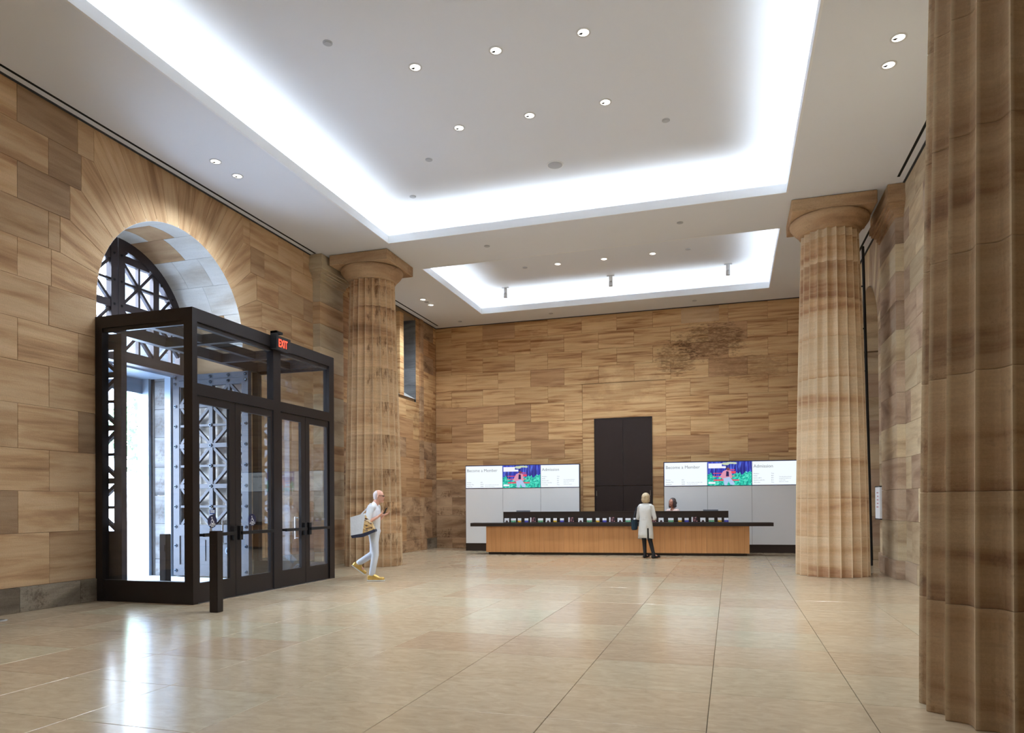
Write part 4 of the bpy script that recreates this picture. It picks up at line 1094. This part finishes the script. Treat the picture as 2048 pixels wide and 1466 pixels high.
seq = list(zip([-6.112,-5.92,-5.747,-5.546,-5.365,-5.146,-4.933,-4.734,-4.54,-4.284,-4.019,-3.774,-3.547,-3.357,-3.153,-2.933,-2.714,-2.533,-2.29,-2.04,-1.827,-1.565,-1.325,-1.148,-.942,-.721,-.499,-.283,-.112],
          'ABCDEBACDEABCDEABCDEABCDEABCD'))
ordn = ['first','second','third','fourth','fifth','sixth','seventh','eighth']
cnt = {}; tot = {k: sum(1 for s_ in seq if s_[1] == k) for k in 'ABCDE'}
base_lab = {}
for x, k in seq:
    if k not in protos: t = protos[k] = brochure(k); base_lab[k] = t['label']
    else: t = copy_tree(protos[k])
    u = (x-DK_O[0]+.25*math.sin(ang))/math.cos(ang)
    t.location = dpt(u, .22, .892)
    cnt[k] = cnt.get(k, 0)+1
    t['label'] = f"{base_lab[k]}, {ordn[cnt[k]-1]} such from the left"

# ------------------------------------------------------------------ screen walls
PA = math.atan2(.874, 9.43)
def display_wall(x0, W3, label, side):
    y0 = 20.194+(x0+7.751)*.0926
    root = thing('display_cabinet', label, 'cabinet', (x0, y0, 0), PA)
    TD = .22 if side == 'left' else .12
    tot = W3*3
    m_ = MB(); m_.box(-.012, .0, .23, tot+.012, TD, 2.61); m_.build('carcass', M_dark, root)
    m_ = MB(); m_.box(-.012, -.005, 0, tot+.012, TD, .23); m_.build('plinth', M_dark, root)
    for k in range(3):
        m_ = MB(); m_.box(W3*k+.004, -.022, .235, W3*(k+1)-.004, 0, 1.90); m_.build('panel', M_panel, root)
    # bezel
    for k in range(3):
        s_ = thing('screen', None, None)
        for kk in ('label','category'):
            if kk in s_: del s_[kk]
        s_.parent = root; s_.location = (W3*k, -.03, 1.905)
        w, h = W3, .69
        m_ = MB(); m_.box(.001, -.0, 0, w-.001, .03, h); m_.build('bezel', M_bezel, s_)
        if k != 1:
            m_ = MB(); m_.box(.012, -.004, .014, w-.006, 0, h-.014); m_.build('display', M_scr, s_)
        else: art(s_, w, h)
        def tx(s, x, z, size, mat=M_text): text_mesh(s, size, 'text', mat, s_, frame((x, -.006, z), (1,0,0), (0,0,1)))
        if k == 0:
            tx('Become a Member', .045, .50, .125)
            for i, (a, b) in enumerate((('Member','$75'),('Member Plus','$150'),('Supporter','$300'))): tx(a, .045, .165-.062*i, .042); tx(b, w*.41, .165-.062*i, .042)
            for i, a in enumerate(('Join as a member at the desk today', 'and enjoy free admission')): tx(a, w*.53, .095-.048*i, .030)
        if k == 2:
            tx('Admission', .045, .50, .125)
            for i, (a, b) in enumerate((('Members','Free'),('Adults','$25'),('Seniors (65+)','$23'),('Students (with ID)','$14'),('18 & under','Free'))): tx(a, .045, .32-.062*i, .040); tx(b, w*.43, .32-.062*i, .040)
            for i, a in enumerate(('Two-day general admission,', 'starting from the first use', 'of your ticket.', 'Audio tour included')): tx(a, w*.60, .225-.046*i, .030)
    return root
def emis(name, rgb, s=1.0): return screen_mat(name, rgb, s)
def art(s_, w, h):
    """generic park picture: blue trunks, teal grass, red bars and a pale rosy shape (a plain stand-in)"""
    m, N, L, b = nmat('screen_park_picture')
    b.inputs['Base Color'].default_value = (.02,.02,.02,1)
    tc = N.new('ShaderNodeTexCoord'); sp = N.new('ShaderNodeSeparateXYZ'); L.new(tc.outputs['Object'], sp.inputs[0])
    def noise(stretch, sc, d=.5, det=3):
        mp = N.new('ShaderNodeMapping'); mp.inputs['Scale'].default_value = stretch; L.new(tc.outputs['Object'], mp.inputs[0])
        n_ = N.new('ShaderNodeTexNoise'); n_.inputs['Scale'].default_value = sc; n_.inputs['Detail'].default_value = det; n_.inputs['Distortion'].default_value = d; L.new(mp.outputs[0], n_.inputs[0]); return n_
    def ramp(src, stops, const=False):
        r_ = N.new('ShaderNodeValToRGB'); e = r_.color_ramp.elements; 
        if const: r_.color_ramp.interpolation = 'CONSTANT'
        e[0].position, e[0].color = stops[0][0], lin(*stops[0][1]); e[1].position, e[1].color = stops[-1][0], lin(*stops[-1][1])
        for p, c in stops[1:-1]: q = e.new(p); q.color = lin(*c)
        L.new(src, r_.inputs[0]); return r_
    trunks = ramp(noise((14,14,1.2), 1.0, .3).outputs[0], [(.35,(24,20,110)),(.47,(40,50,190)),(.52,(90,120,235)),(.60,(30,30,140))])
    grass = ramp(noise((10,10,14), 1.6, .8, 5).outputs[0], [(.35,(0,110,120)),(.45,(0,180,160)),(.55,(40,220,190)),(.66,(130,240,220))])
    hz = noise((6,6,1), 1.0, .2)
    ma = N.new('ShaderNodeMath'); ma.operation = 'MULTIPLY_ADD'; ma.inputs[1].default_value = .5; L.new(hz.outputs[0], ma.inputs[0]); L.new(sp.outputs['Z'], ma.inputs[2])
    gt = N.new('ShaderNodeMath'); gt.operation = 'LESS_THAN'; gt.inputs[1].default_value = .57; L.new(ma.outputs[0], gt.inputs[0])
    mx = N.new('ShaderNodeMix'); mx.data_type = 'RGBA'; L.new(gt.outputs[0], mx.inputs[0]); L.new(trunks.outputs[0], mx.inputs[6]); L.new(grass.outputs[0], mx.inputs[7])
    L.new(mx.outputs[2], b.inputs['Emission Color']); b.inputs['Emission Strength'].default_value = .95
    m_ = MB(); m_.box(.006, -.004, .010, w-.006, 0, h-.010); d = m_.build('display', m, s_)
    R_ = emis('screen_coral', (228,72,96)); PK = emis('screen_rose', (222,150,176)); BL = emis('screen_pale_blue', (176,200,236)); NV_ = emis('screen_navy', (34,28,84)); WH = emis('screen_caption_white', (244,244,255)); BR = emis('screen_brown', (120,70,76)); YL = emis('screen_pale_blossom', (200,214,180))
    def poly(P, mt, dz=.006):
        m__ = MB(); m__.prism([(a*w, b*h) for a, b in P], lambda a, b, t: (a, t, b), -dz, -dz+.0015); m__.build('image_shape', mt, s_)
    for (a, b, c, dd) in ((.14,.20,.60,.26),(.12,.37,.62,.40),(.13,.50,.40,.53),(.52,.50,.64,.60),(.50,.64,.62,.67),(.58,.20,.72,.25)): poly([(a,b),(c,b),(c,dd),(a,dd)], R_, .0055)
    poly([(.28,.36),(.36,.60),(.44,.66),(.54,.60),(.56,.30),(.36,.26)], PK, .007); poly([(.42,.38),(.49,.38),(.485,.58),(.43,.60)], NV_, .0085)
    poly([(.36,.30),(.50,.36),(.62,.10),(.60,.02),(.52,.04),(.48,.18),(.44,.02),(.38,.02)], BL, .0085)
    poly([(.47+.035*math.cos(2*PI*k/14), .68+.065*math.sin(2*PI*k/14)) for k in range(14)], BR, .0075)
    for (cx_, cz_, rx, rz_) in ((.42,.90,.08,.07),(.52,.93,.09,.05),(.62,.92,.05,.05)): poly([(cx_+rx*(1+.25*math.sin(5*k))*math.cos(2*PI*k/18), min(.985, cz_+rz_*(1+.25*math.cos(7*k))*math.sin(2*PI*k/18))) for k in range(18)], YL, .0065)
    poly([(.025,.80),(.33,.80),(.33,.92),(.025,.92)], WH, .009); poly([(.025,.72),(.42,.72),(.42,.80),(.025,.80)], WH, .009); poly([(.025,.08),(.18,.08),(.18,.155),(.025,.155)], WH, .009)
display_wall(-7.751, 1.163, 'left white display cabinet with three lit screens behind the desk', 'left')
display_wall(-1.83, 1.21, 'right white display cabinet with three lit screens, partly behind the pale column', 'right')

# ------------------------------------------------------------------ people
def cap_mesh(m_, p0, p1, ra, rb, flat=1.0, side=None, n=12):
    p0, p1 = Vector(p0), Vector(p1); a = (p1-p0); L_ = a.length; a = a.normalized() if L_ > 1e-6 else Vector((0,0,1))
    sd = Vector(side) if side else (Vector((0,1,0)) if abs(a.y) < .9 else Vector((1,0,0)))
    v = a.cross(sd).normalized(); u = v.cross(a).normalized()   # u ~ side direction (radius r), v = scaled by flat
    rings = []
    K = 4
    for k in range(1, K+1): th = PI/2*(1-k/K); rings.append((p0-a*ra*math.sin(th), ra*math.cos(th)))
    for k in range(0, K): th = PI/2*k/K; rings.append((p1+a*rb*math.sin(th), rb*math.cos(th)))
    vs = [p0-a*ra]; fs = []
    for c, r in rings: vs += [c+u*r*math.cos(2*PI*i/n)+v*r*flat*math.sin(2*PI*i/n) for i in range(n)]
    vs.append(p1+a*rb); e = len(vs)-1
    for i in range(n): fs.append((0, 1+(i+1) % n, 1+i))
    for q in range(len(rings)-1):
        for i in range(n): fs.append((1+q*n+i, 1+q*n+(i+1) % n, 1+(q+1)*n+(i+1) % n, 1+(q+1)*n+i))
    b = 1+(len(rings)-1)*n
    for i in range(n): fs.append((b+i, b+(i+1) % n, e))
    m_.add(vs, fs)
def ell(m_, c, r, rot=0, n=16):
    c = Vector(c); vs = []; fs = []; K = 10
    for k in range(1, K):
        th = PI*k/K
        for i in range(n):
            x, y, z = r[0]*math.sin(th)*math.cos(2*PI*i/n), r[1]*math.sin(th)*math.sin(2*PI*i/n), r[2]*math.cos(th)
            vs.append((c.x+x*math.cos(rot)+z*math.sin(rot), c.y+y, c.z-x*math.sin(rot)+z*math.cos(rot)))
    vs = [(c.x+r[2]*math.sin(rot), c.y, c.z+r[2]*math.cos(rot))]+vs+[(c.x-r[2]*math.sin(rot), c.y, c.z-r[2]*math.cos(rot))]
    for i in range(n): fs.append((0, 1+i, 1+(i+1) % n))
    for q in range(K-2):
        for i in range(n): fs.append((1+q*n+i, 1+(q+1)*n+i, 1+(q+1)*n+(i+1) % n, 1+q*n+(i+1) % n))
    b = 1+(K-2)*n; e = len(vs)-1
    for i in range(n): fs.append((b+i, e, b+(i+1) % n))
    m_.add(vs, fs)
def blob(name, m_, voxel, smooth, mat, parent, fac=.5):
    me = bpy.data.meshes.new(name); me.from_pydata(m_.v, [], m_.f)
    bm = bmesh.new(); bm.from_mesh(me); bmesh.ops.recalc_face_normals(bm, faces=bm.faces); bm.to_mesh(me); bm.free()
    o = bpy.data.objects.new(name, me); COL.objects.link(o)
    r_ = o.modifiers.new('r', 'REMESH'); r_.mode = 'VOXEL'; r_.voxel_size = voxel; r_.use_smooth_shade = True
    s_ = o.modifiers.new('s', 'SMOOTH'); s_.factor = fac; s_.iterations = smooth
    dg = bpy.context.evaluated_depsgraph_get(); dg.update()
    me2 = bpy.data.meshes.new_from_object(o.evaluated_get(dg)); bpy.data.objects.remove(o)
    me2.name = name; me2.materials.clear(); me2.materials.append(mat)
    for p in me2.polygons: p.use_smooth = True
    o = bpy.data.objects.new(name, me2); COL.objects.link(o); o.parent = parent
    return o
def V3(a): return Vector(a)
def hand(m_, wrist, d, up, curl=.6, L_=.17, thumb=1):
    """palm + five fingers; d = direction of the hand, up = back-of-hand normal"""
    d = V3(d).normalized(); up = V3(up).normalized(); s = d.cross(up).normalized()
    w = V3(wrist)
    palm = w+d*.085
    for k, off in enumerate((-.028,-.010,.010,.028)):
        cap_mesh(m_, w+s*off*.5+d*.02, palm+s*off, .017, .013, n=8)
    for k, (off, ln) in enumerate(((-.030,.062),(-.011,.078),(.009,.072),(.028,.055))):
        p = palm+s*off; dd = d
        for q in range(3):
            c_ = curl*(q+.6)/2; dd = (d*math.cos(c_)-up*math.sin(c_)).normalized(); p2 = p+dd*ln/3*1.05
            cap_mesh(m_, p, p2, .0095-.0007*q, .0088-.0007*q, n=8); p = p2
    p = w+d*.03-s*thumb*.028; p2 = p+(d*.7-s*thumb*.7).normalized()*.038; p3 = p2+(d*.9-s*thumb*.2-up*.3).normalized()*.034
    cap_mesh(m_, w+d*.015-s*thumb*.012, p, .016, .013, n=8); cap_mesh(m_, p, p2, .012, .0105, n=8); cap_mesh(m_, p2, p3, .010, .0085, n=8)
def head(m_, c, f, tilt=0, sc=1.0):
    """head into a local mesh whose +x is the facing direction f=+1; c centre of the skull"""
    c = V3(c)
    ell(m_, c+V3((-.012,0,.02)), (.098*sc, .076*sc, .100*sc))
    ell(m_, c+V3((.022,0,-.028)), (.066*sc, .062*sc, .092*sc))
    cap_mesh(m_, c+V3((.055,0,-.092)), c+V3((.068,0,-.098)), .026*sc, .022*sc)       # chin
    cap_mesh(m_, c+V3((.082,0,.008)), c+V3((.097,0,-.026)), .010, .013, n=8)       # nose
    cap_mesh(m_, c+V3((.070,-.028,.024)), c+V3((.070,.028,.024)), .016, .016, n=8)      # brow
    cap_mesh(m_, c+V3((.082,-.016,-.060)), c+V3((.082,.016,-.060)), .010, .010, n=8)   # lips
    for s in (-1, 1): cap_mesh(m_, c+V3((-.004, s*.076, .012)), c+V3((-.010, s*.080, -.020)), .016, .011, flat=.5, n=8)  # ears
def face_bits(c, parent, skin_lip):
    e_ = MB()
    for s in (-1, 1): ell(e_, V3(c)+V3((.078, s*.030, .004)), (.008,.011,.006), n=8)
    e_.build('eye', plain('eye_dark', (46,34,30), .3), parent, smooth=True)
    l_ = MB(); cap_mesh(l_, V3(c)+V3((.0915,-.016,-.060)), V3(c)+V3((.0915,.016,-.060)), .005, .005, n=8); l_.build('mouth', skin_lip, parent, smooth=True)
M_skin = plain('skin_rosy', (212,158,136), .55); M_skin2 = plain('skin_tan', (198,136,112), .55); M_lip = plain('lips', (170,80,74), .5)
M_cream = plain('white_cotton', (218,220,224), .8, noise=.03, nscale=9, bump=1.0); M_trouser = plain('pale_grey_jeans', (204,208,216), .8, noise=.04, nscale=12, bump=1.0)
M_gold = plain('gold_sneaker', (206,168,92), .35, .5, noise=.35, nscale=26); M_sole = plain('white_sole', (226,226,222), .6)
M_blond = plain('blond_hair', (198,176,140), .5, noise=.15, nscale=30, bump=.6); M_greyh = plain('dark_grey_hair', (72,58,56), .45, noise=.2, nscale=40, bump=.6)
M_knit = plain('off_white_knit', (224,222,216), .85, noise=.03, nscale=14, bump=1.0); M_blackc = plain('black_cloth', (24,22,24), .7); M_teal = plain('dark_teal_bag', (14,50,72), .6)
M_blouse = plain('pale_pink_blouse', (236,208,200), .75)

# ---- walking man (local x = walking direction, camera sees his right side, local -y)
man = thing('person', 'bald man in white shirt and pale jeans striding past the left column', 'person', (-6.37, 11.91, 0), YAW-.02)
J = dict(hipR=(-.045,-.09,.90), kneeR=(-.015,-.09,.49), ankR=(-.085,-.085,.095), toeR=(.10,-.085,.035),
         hipL=(-.055,.09,.90), kneeL=(-.09,.09,.50), ankL=(-.39,.09,.31), toeL=(-.29,.09,.20),
         pel=(-.06,0,.94), chest=(-.055,0,1.25), neck=(-.01,0,1.45), headc=(.045,0,1.585),
         shR=(-.075,-.175,1.375), elR=(-.13,-.235,1.10), wrR=(.055,-.175,1.20), shL=(-.03,.175,1.375), elL=(-.03,.235,1.11), wrL=(.11,.07,1.23))
m_ = MB()
for s in 'RL':
    cap_mesh(m_, J['hip'+s], J['knee'+s], .078, .054); cap_mesh(m_, J['knee'+s], J['ank'+s], .052, .036); cap_mesh(m_, J['ank'+s], J['toe'+s], .040, .030)
    cap_mesh(m_, J['sh'+s], J['el'+s], .048, .038); cap_mesh(m_, J['el'+s], J['wr'+s], .037, .026)
cap_mesh(m_, J['pel'], J['chest'], .15, .165, flat=.66); cap_mesh(m_, J['chest'], (-.05,0,1.38), .16, .10, flat=.62); cap_mesh(m_, (-.05,-.15,1.375), (-.05,.15,1.375), .06, .06)
cap_mesh(m_, (-.04,0,1.40), J['headc'], .060, .055)
head(m_, J['headc'], 1)
hand(m_, J['wrR'], (.70,.30,.55), (.5,-.3,-.75), 1.0, thumb=-1); hand(m_, J['wrL'], (.85,-.1,.3), (.3,.2,-.9), .9, thumb=1)
blob('body', m_, .0075, 4, M_skin, man)
face_bits(J['headc'], man, M_lip)
m_ = MB(); hc = V3(J['headc']); ell(m_, hc+V3((-.034,0,.020)), (.080,.0785,.095)); ell(m_, hc+V3((-.045,0,-.02)), (.062,.072,.06))
gm = MB()
for s in (-1, 1):
    gm.obox(hc+V3((.088, s*.052, .012)), hc+V3((-.01, s*.080, .014)), .006, .004, (0,1,0)); gm.obox(hc+V3((.094, s*.010, .004)), hc+V3((.088, s*.052, .004)), .018, .004, (1,0,0))
gm.build('glasses', M_black, man)
blob('cropped_hair', m_, .008, 2, plain('white_cropped_hair', (206,190,186), .7), man)
m_ = MB()
cap_mesh(m_, (-.055,0,1.00), (-.055,0,1.26), .168, .180, flat=.70); cap_mesh(m_, (-.055,0,1.26), (-.045,0,1.385), .175, .11, flat=.66)
cap_mesh(m_, (-.055,-.15,1.375), (-.055,.15,1.375), .070, .070); cap_mesh(m_, (-.06,0,.95), (-.06,0,1.05), .162, .165, flat=.72)
for s in 'RL':
    a, b = V3(J['sh'+s]), V3(J['el'+s]); cap_mesh(m_, a, a.lerp(b, .80), .068, .060)
blob('shirt', m_, .010, 3, M_cream, man)
m_ = MB()
cap_mesh(m_, (-.06,-.05,.93), (-.06,.05,.93), .125, .125)
for s in 'RL':
    h_, k_, a_ = V3(J['hip'+s]), V3(J['knee'+s]), V3(J['ank'+s])
    cap_mesh(m_, h_, k_, .098, .070); cap_mesh(m_, k_, k_.lerp(a_, .90), .068, .058)
blob('jeans', m_, .010, 3, M_trouser, man)
for s in 'RL':
    a_, t_ = V3(J['ank'+s]), V3(J['toe'+s]); dd = (t_-a_).normalized()
    if s == 'R': heel, toe, updir = V3((-.125,-.085,.045)), V3((.125,-.085,.040)), V3((0,0,1))
    else: heel, toe, updir = V3((-.445,.09,.285)), V3((-.255,.09,.145)), V3((.58,0,.80))
    m_ = MB(); cap_mesh(m_, heel, toe, .045, .036, n=12); cap_mesh(m_, heel+updir*.03, heel.lerp(toe,.45)+updir*.028, .043, .036, n=12); cap_mesh(m_, heel+updir*.05+(toe-heel)*.14, heel+updir*.08+(toe-heel)*.22, .046, .048); cap_mesh(m_, heel.lerp(toe,.30)+updir*.055, heel.lerp(toe,.62)+updir*.02, .042, .034)
    sh = blob('sneaker', m_, .007, 2, M_gold, man)
    m_ = MB(); side = V3((0,1,0)); dn = -updir.normalized()
    for (p, q, w0, w1) in ((heel, toe, .046, .040),):
        m_.obox(heel+dn*.030-(toe-heel).normalized()*.04, toe+dn*.026+(toe-heel).normalized()*.035, .018, .086, side)
    m_.build('sole', M_sole, sh)
# tote bag (carried by the strap: its own thing)
bag = thing('tote_bag', "white and tan tote bag with dark base hanging at the walking man's back", 'bag', tuple(man.location), YAW-.02)
def bagshape(pts_front, y0, y1):
    m__ = MB(); m__.prism(pts_front, lambda a, b, t: (a, t, b), y0, y1); return m__
o = bagshape([(-.41,.86),(-.20,.89),(-.15,1.20),(-.17,1.27),(-.42,1.20)], -.33, -.16).build('white_panel', M_cream, bag)
o = bagshape([(-.20,.90),(.02,.97),(-.03,1.08),(-.10,1.17),(-.15,1.24)], -.325, -.165).build('tan_side', pic_mat('tan_print', [(220,190,140),(200,160,100),(70,50,50),(235,215,180)], 9, (1,1,2))[0], bag)
o = bagshape([(-.39,.815),(-.20,.835),(.04,.935),(.03,.98),(-.20,.90),(-.41,.865)], -.335, -.155).build('base', plain('navy_base', (42,46,66), .6), bag)
m_ = MB(); 
for p, q in (((-.24,-.24,1.25), (-.13,-.24,1.36)), ((-.13,-.24,1.36), (-.07,-.20,1.455)), ((-.07,-.20,1.455), (-.02,-.235,1.33)), ((-.02,-.235,1.33), (-.10,-.235,1.18))): m_.obox(p, q, .022, .008, (0,1,0))
m_.build('strap', M_cream, bag)
ph = thing('phone', "dark phone held in the walking man's hands", 'phone', tuple(man.location), YAW-.02)
m_ = MB(); m_.obox((.150,-.07,1.255), (.205,-.07,1.365), .012, .075, (0,1,0)); m_.build('body', M_black, ph)
m_ = MB(); m_.obox((.143,-.07,1.263), (.198,-.07,1.371), .001, .066, (0,1,0)); m_.build('screen', plain('phone_glass', (60,66,80), .1), ph)

# ---- standing woman at the desk (local x = facing)
WYAW = ang+PI/2-.35
wom = thing('person', 'blond woman in long off white cardigan and black leggings standing at the desk', 'person', (-2.10, 18.42, 0), WYAW)
m_ = MB()
J = dict(hipR=(0,-.085,.86), kneeR=(.01,-.075,.47), ankR=(-.02,-.15,.09), toeR=(.14,-.19,.03), hipL=(0,.085,.86), kneeL=(.015,.065,.47), ankL=(-.02,.03,.09), toeL=(.14,.03,.03),
         shR=(.02,-.165,1.32), elR=(.02,-.235,1.04), wrR=(.22,-.15,1.00), shL=(.02,.165,1.32), elL=(.04,.225,1.04), wrL=(.24,.10,1.00))
J['kneeR'] = (.01,-.11,.47); J['ankR'] = (-.03,-.22,.09); J['toeR'] = (.09,-.30,.03)
J['kneeL'] = (.02,.05,.47); J['ankL'] = (-.01,.02,.09); J['toeL'] = (.14,-.01,.03)
for s in 'RL':
    cap_mesh(m_, J['hip'+s], J['knee'+s], .080, .052); cap_mesh(m_, J['knee'+s], J['ank'+s], .052, .034); cap_mesh(m_, J['ank'+s], J['toe'+s], .036, .028)
    cap_mesh(m_, J['sh'+s], J['el'+s], .043, .034); cap_mesh(m_, J['el'+s], J['wr'+s], .033, .024)
cap_mesh(m_, (0,0,.90), (0,0,1.20), .15, .14, flat=.66); cap_mesh(m_, (0,0,1.20), (.01,0,1.33), .145, .09, flat=.62); cap_mesh(m_, (.01,-.13,1.33), (.01,.13,1.33), .05, .05)
cap_mesh(m_, (.01,0,1.36), (.05,0,1.53), .050, .048); head(m_, (.06,0,1.55), 1, sc=.95)
hand(m_, J['wrR'], (.9,.3,.0), (0,0,1), .3, thumb=-1); hand(m_, J['wrL'], (.9,-.3,.0), (0,0,1), .3, thumb=1)
blob('body', m_, .0075, 4, M_skin, wom); face_bits((.06,0,1.55), wom, M_lip)
m_ = MB()
for s in 'RL':
    cap_mesh(m_, V3(J['hip'+s]), J['knee'+s], .090, .060); cap_mesh(m_, J['knee'+s], J['ank'+s], .060, .042)
cap_mesh(m_, (0,-.04,.86), (0,.04,.86), .115, .115)
cap_mesh(m_, (0,-.06,.72), (0,.06,.72), .12, .12)
blob('leggings', m_, .010, 3, M_blackc, wom)
for s in 'RL':
    m_ = MB(); a_, t_ = V3(J['ank'+s]), V3(J['toe'+s]); dd = V3((t_.x-a_.x, t_.y-a_.y, 0)).normalized()
    h0 = V3((a_.x, a_.y, .042))-dd*.03; cap_mesh(m_, h0, h0+dd*.20, .042, .032); cap_mesh(m_, a_-V3((0,0,.02)), a_+V3((0,0,.04)), .045, .045)
    blob('shoe', m_, .008, 2, M_blackc, wom)
# cardigan: lofted tube with open split at the right back
m_ = MB(); n = 28
prof = [(1.42,.075,.065,.02),(1.39,.15,.085,.012),(1.34,.185,.105,.01),(1.22,.175,.12,.0),(1.06,.155,.112,0),(.94,.17,.13,0),(.78,.19,.14,0),(.62,.20,.145,0),(.50,.205,.15,-.005)]
vs = []; fs = []
for (z, ry, rx, ox) in prof:
    for i in range(n):
        a = 2*PI*i/n; rip = 1+.035*math.sin(a*7)*max(0, (1.0-z)) ; zz = z-(.03*math.cos(a) if z < .6 else 0)
        vs.append((ox+rx*rip*math.cos(a), ry*rip*math.sin(a), zz))
for q in range(len(prof)-1):
    for i in range(n):
        if q >= 6 and i in (16,): continue        # split
        fs.append((q*n+i, q*n+(i+1) % n, (q+1)*n+(i+1) % n, (q+1)*n+i))
m_.add(vs, fs)
card = m_.build('cardigan', M_knit, wom, smooth=True)
m_ = MB()
for i in range(n):
    a, b_ = 2*PI*i/n, 2*PI*(i+1)/n
    m_.obox((.120*math.cos(a), .166*math.sin(a), 1.0), (.120*math.cos(b_), .166*math.sin(b_), 1.0), .022, .010, (math.cos(a), math.sin(a), 0))
m_.build('waist_seam', M_knit, wom)
so = card.modifiers.new('solid', 'SOLIDIFY'); so.thickness = .008
m_ = MB()
for s in 'RL':
    a, b, c = V3(J['sh'+s]), V3(J['el'+s]), V3(J['wr'+s]); cap_mesh(m_, a, b, .062, .052); cap_mesh(m_, b, b.lerp(c, .55), .052, .046)
cap_mesh(m_, (.0,-.13,1.345), (.0,.13,1.345), .062, .062)
blob('sleeves', m_, .010, 3, M_knit, wom)
m_ = MB(); hc = V3((.045,0,1.56))
ell(m_, hc+V3((-.025,0,.02)), (.118,.108,.116)); ell(m_, hc+V3((-.04,0,-.045)), (.102,.114,.085)); ell(m_, hc+V3((-.035,0,-.085)), (.088,.110,.055))
blob('hair', m_, .009, 3, M_blond, wom)
hb = thing('handbag', "dark teal shoulder bag at the left side of the woman in the white cardigan", 'bag', (0,0,0), 0)
hb.matrix_world = Matrix.Translation(wom.location) @ Matrix.Rotation(WYAW, 4, 'Z')
bm = bmesh.new(); bmesh.ops.create_cube(bm, size=1); bmesh.ops.scale(bm, vec=(.26,.09,.27), verts=bm.verts); bmesh.ops.bevel(bm, geom=bm.edges[:], offset=.02, segments=2, affect='EDGES'); bmesh.ops.translate(bm, vec=(-.02,.30,.86), verts=bm.verts)
me = bpy.data.meshes.new('pouch'); bm.to_mesh(me); bm.free(); me.materials.append(M_teal); o = bpy.data.objects.new('pouch', me); COL.objects.link(o); o.parent = hb
m_ = MB()
for p, q in (((-.12,.30,.98), (-.03,.245,1.30)), ((-.03,.245,1.30), (.0,.16,1.40)), ((.0,.16,1.40), (.04,.245,1.30)), ((.04,.245,1.30), (.08,.30,.98))): m_.obox(p, q, .016, .008, (0,1,0))
m_.build('strap', M_teal, hb)

# ---- receptionist seated behind the desk
RYAW = -PI/2-.62
rx_, ry_ = -1.56, 20.42
st = thing('stool', 'low black office stool behind the desk under the receptionist', 'stool', (rx_+.03, ry_+.02, 0))
m_ = MB(); m_.tube((0,0,.44), (0,0,.50), .20, n=24); m_.build('seat', M_black, st); m_ = MB(); m_.tube((0,0,.03), (0,0,.44), .03, n=10); m_.build('column', M_steel, st)
m_ = MB()
for k in range(5): m_.obox((0,0,.045), (.24*math.cos(k*2*PI/5), .24*math.sin(k*2*PI/5), .03), .03, .04, (0,0,1))
m_.build('base', M_black, st)
rec = thing('person', 'smiling woman with dark grey bob and pale pink top seated behind the desk', 'person', (rx_, ry_, .0), RYAW)
m_ = MB(); z0 = .60
hz_ = 1.435
for s in (-1, 1):
    cap_mesh(m_, (0,s*.09,z0), (.28,s*.10,z0-.02), .085, .058); cap_mesh(m_, (.28,s*.10,z0-.02), (.24,s*.10,.10), .054, .036); cap_mesh(m_, (.24,s*.10,.07), (.36,s*.10,.035), .036, .028)
    cap_mesh(m_, (0,s*.165,z0+.60), (.06,s*.22,z0+.34), .043, .034); cap_mesh(m_, (.06,s*.22,z0+.34), (.28,s*.13,z0+.26), .033, .024); hand(m_, (.28,s*.13,z0+.26), (1,-s*.2,0), (0,0,1), .4, thumb=-s)
cap_mesh(m_, (0,0,z0+.03), (0,0,z0+.45), .15, .15, flat=.66); cap_mesh(m_, (0,0,z0+.45), (.01,0,z0+.60), .15, .09, flat=.62); cap_mesh(m_, (0,-.12,z0+.605), (0,.12,z0+.605), .048, .048)
cap_mesh(m_, (0,0,z0+.62), (.03,0,hz_-.02), .048, .046); head(m_, (.045,0,hz_), 1, sc=.97)
blob('body', m_, .0075, 4, M_skin2, rec); face_bits((.045,0,hz_), rec, M_lip)
m_ = MB()
cap_mesh(m_, (0,0,z0+.05), (0,0,z0+.45), .165, .165, flat=.72); cap_mesh(m_, (0,0,z0+.45), (0,0,z0+.59), .165, .10, flat=.68); cap_mesh(m_, (-.005,-.12,z0+.60), (-.005,.12,z0+.60), .058, .058)
for s in (-1, 1): cap_mesh(m_, (0,s*.165,z0+.60), (.06,s*.22,z0+.36), .060, .050); cap_mesh(m_, (.06,s*.22,z0+.36), (.20,s*.16,z0+.29), .048, .040)
blob('blouse', m_, .010, 3, M_blouse, rec)
m_ = MB()
for s in (-1, 1): cap_mesh(m_, (0,s*.09,z0), (.28,s*.10,z0-.02), .098, .070); cap_mesh(m_, (.28,s*.10,z0-.02), (.24,s*.10,.14), .068, .050)
blob('trousers', m_, .012, 2, M_blackc, rec)
m_ = MB(); hc = V3((.03,0,hz_+.01))
ell(m_, hc+V3((-.028,0,.022)), (.104,.094,.108)); ell(m_, hc+V3((-.045,0,-.06)), (.075,.105,.085)); 
for s in (-1, 1): cap_mesh(m_, hc+V3((.005,s*.078,.03)), hc+V3((-.0,s*.085,-.13)), .030, .034)
cap_mesh(m_, hc+V3((-.06,-.05,-.02)), hc+V3((-.06,.05,-.02)), .058, .058); cap_mesh(m_, hc+V3((-.055,-.05,-.11)), hc+V3((-.055,.05,-.11)), .05, .05)
blob('hair', m_, .009, 2, M_greyh, rec)
for s in (-1, 1):
    m_ = MB(); cap_mesh(m_, (.25,s*.10,.045), (.38,s*.10,.035), .042, .034); blob('shoe', m_, .009, 2, M_blackc, rec)
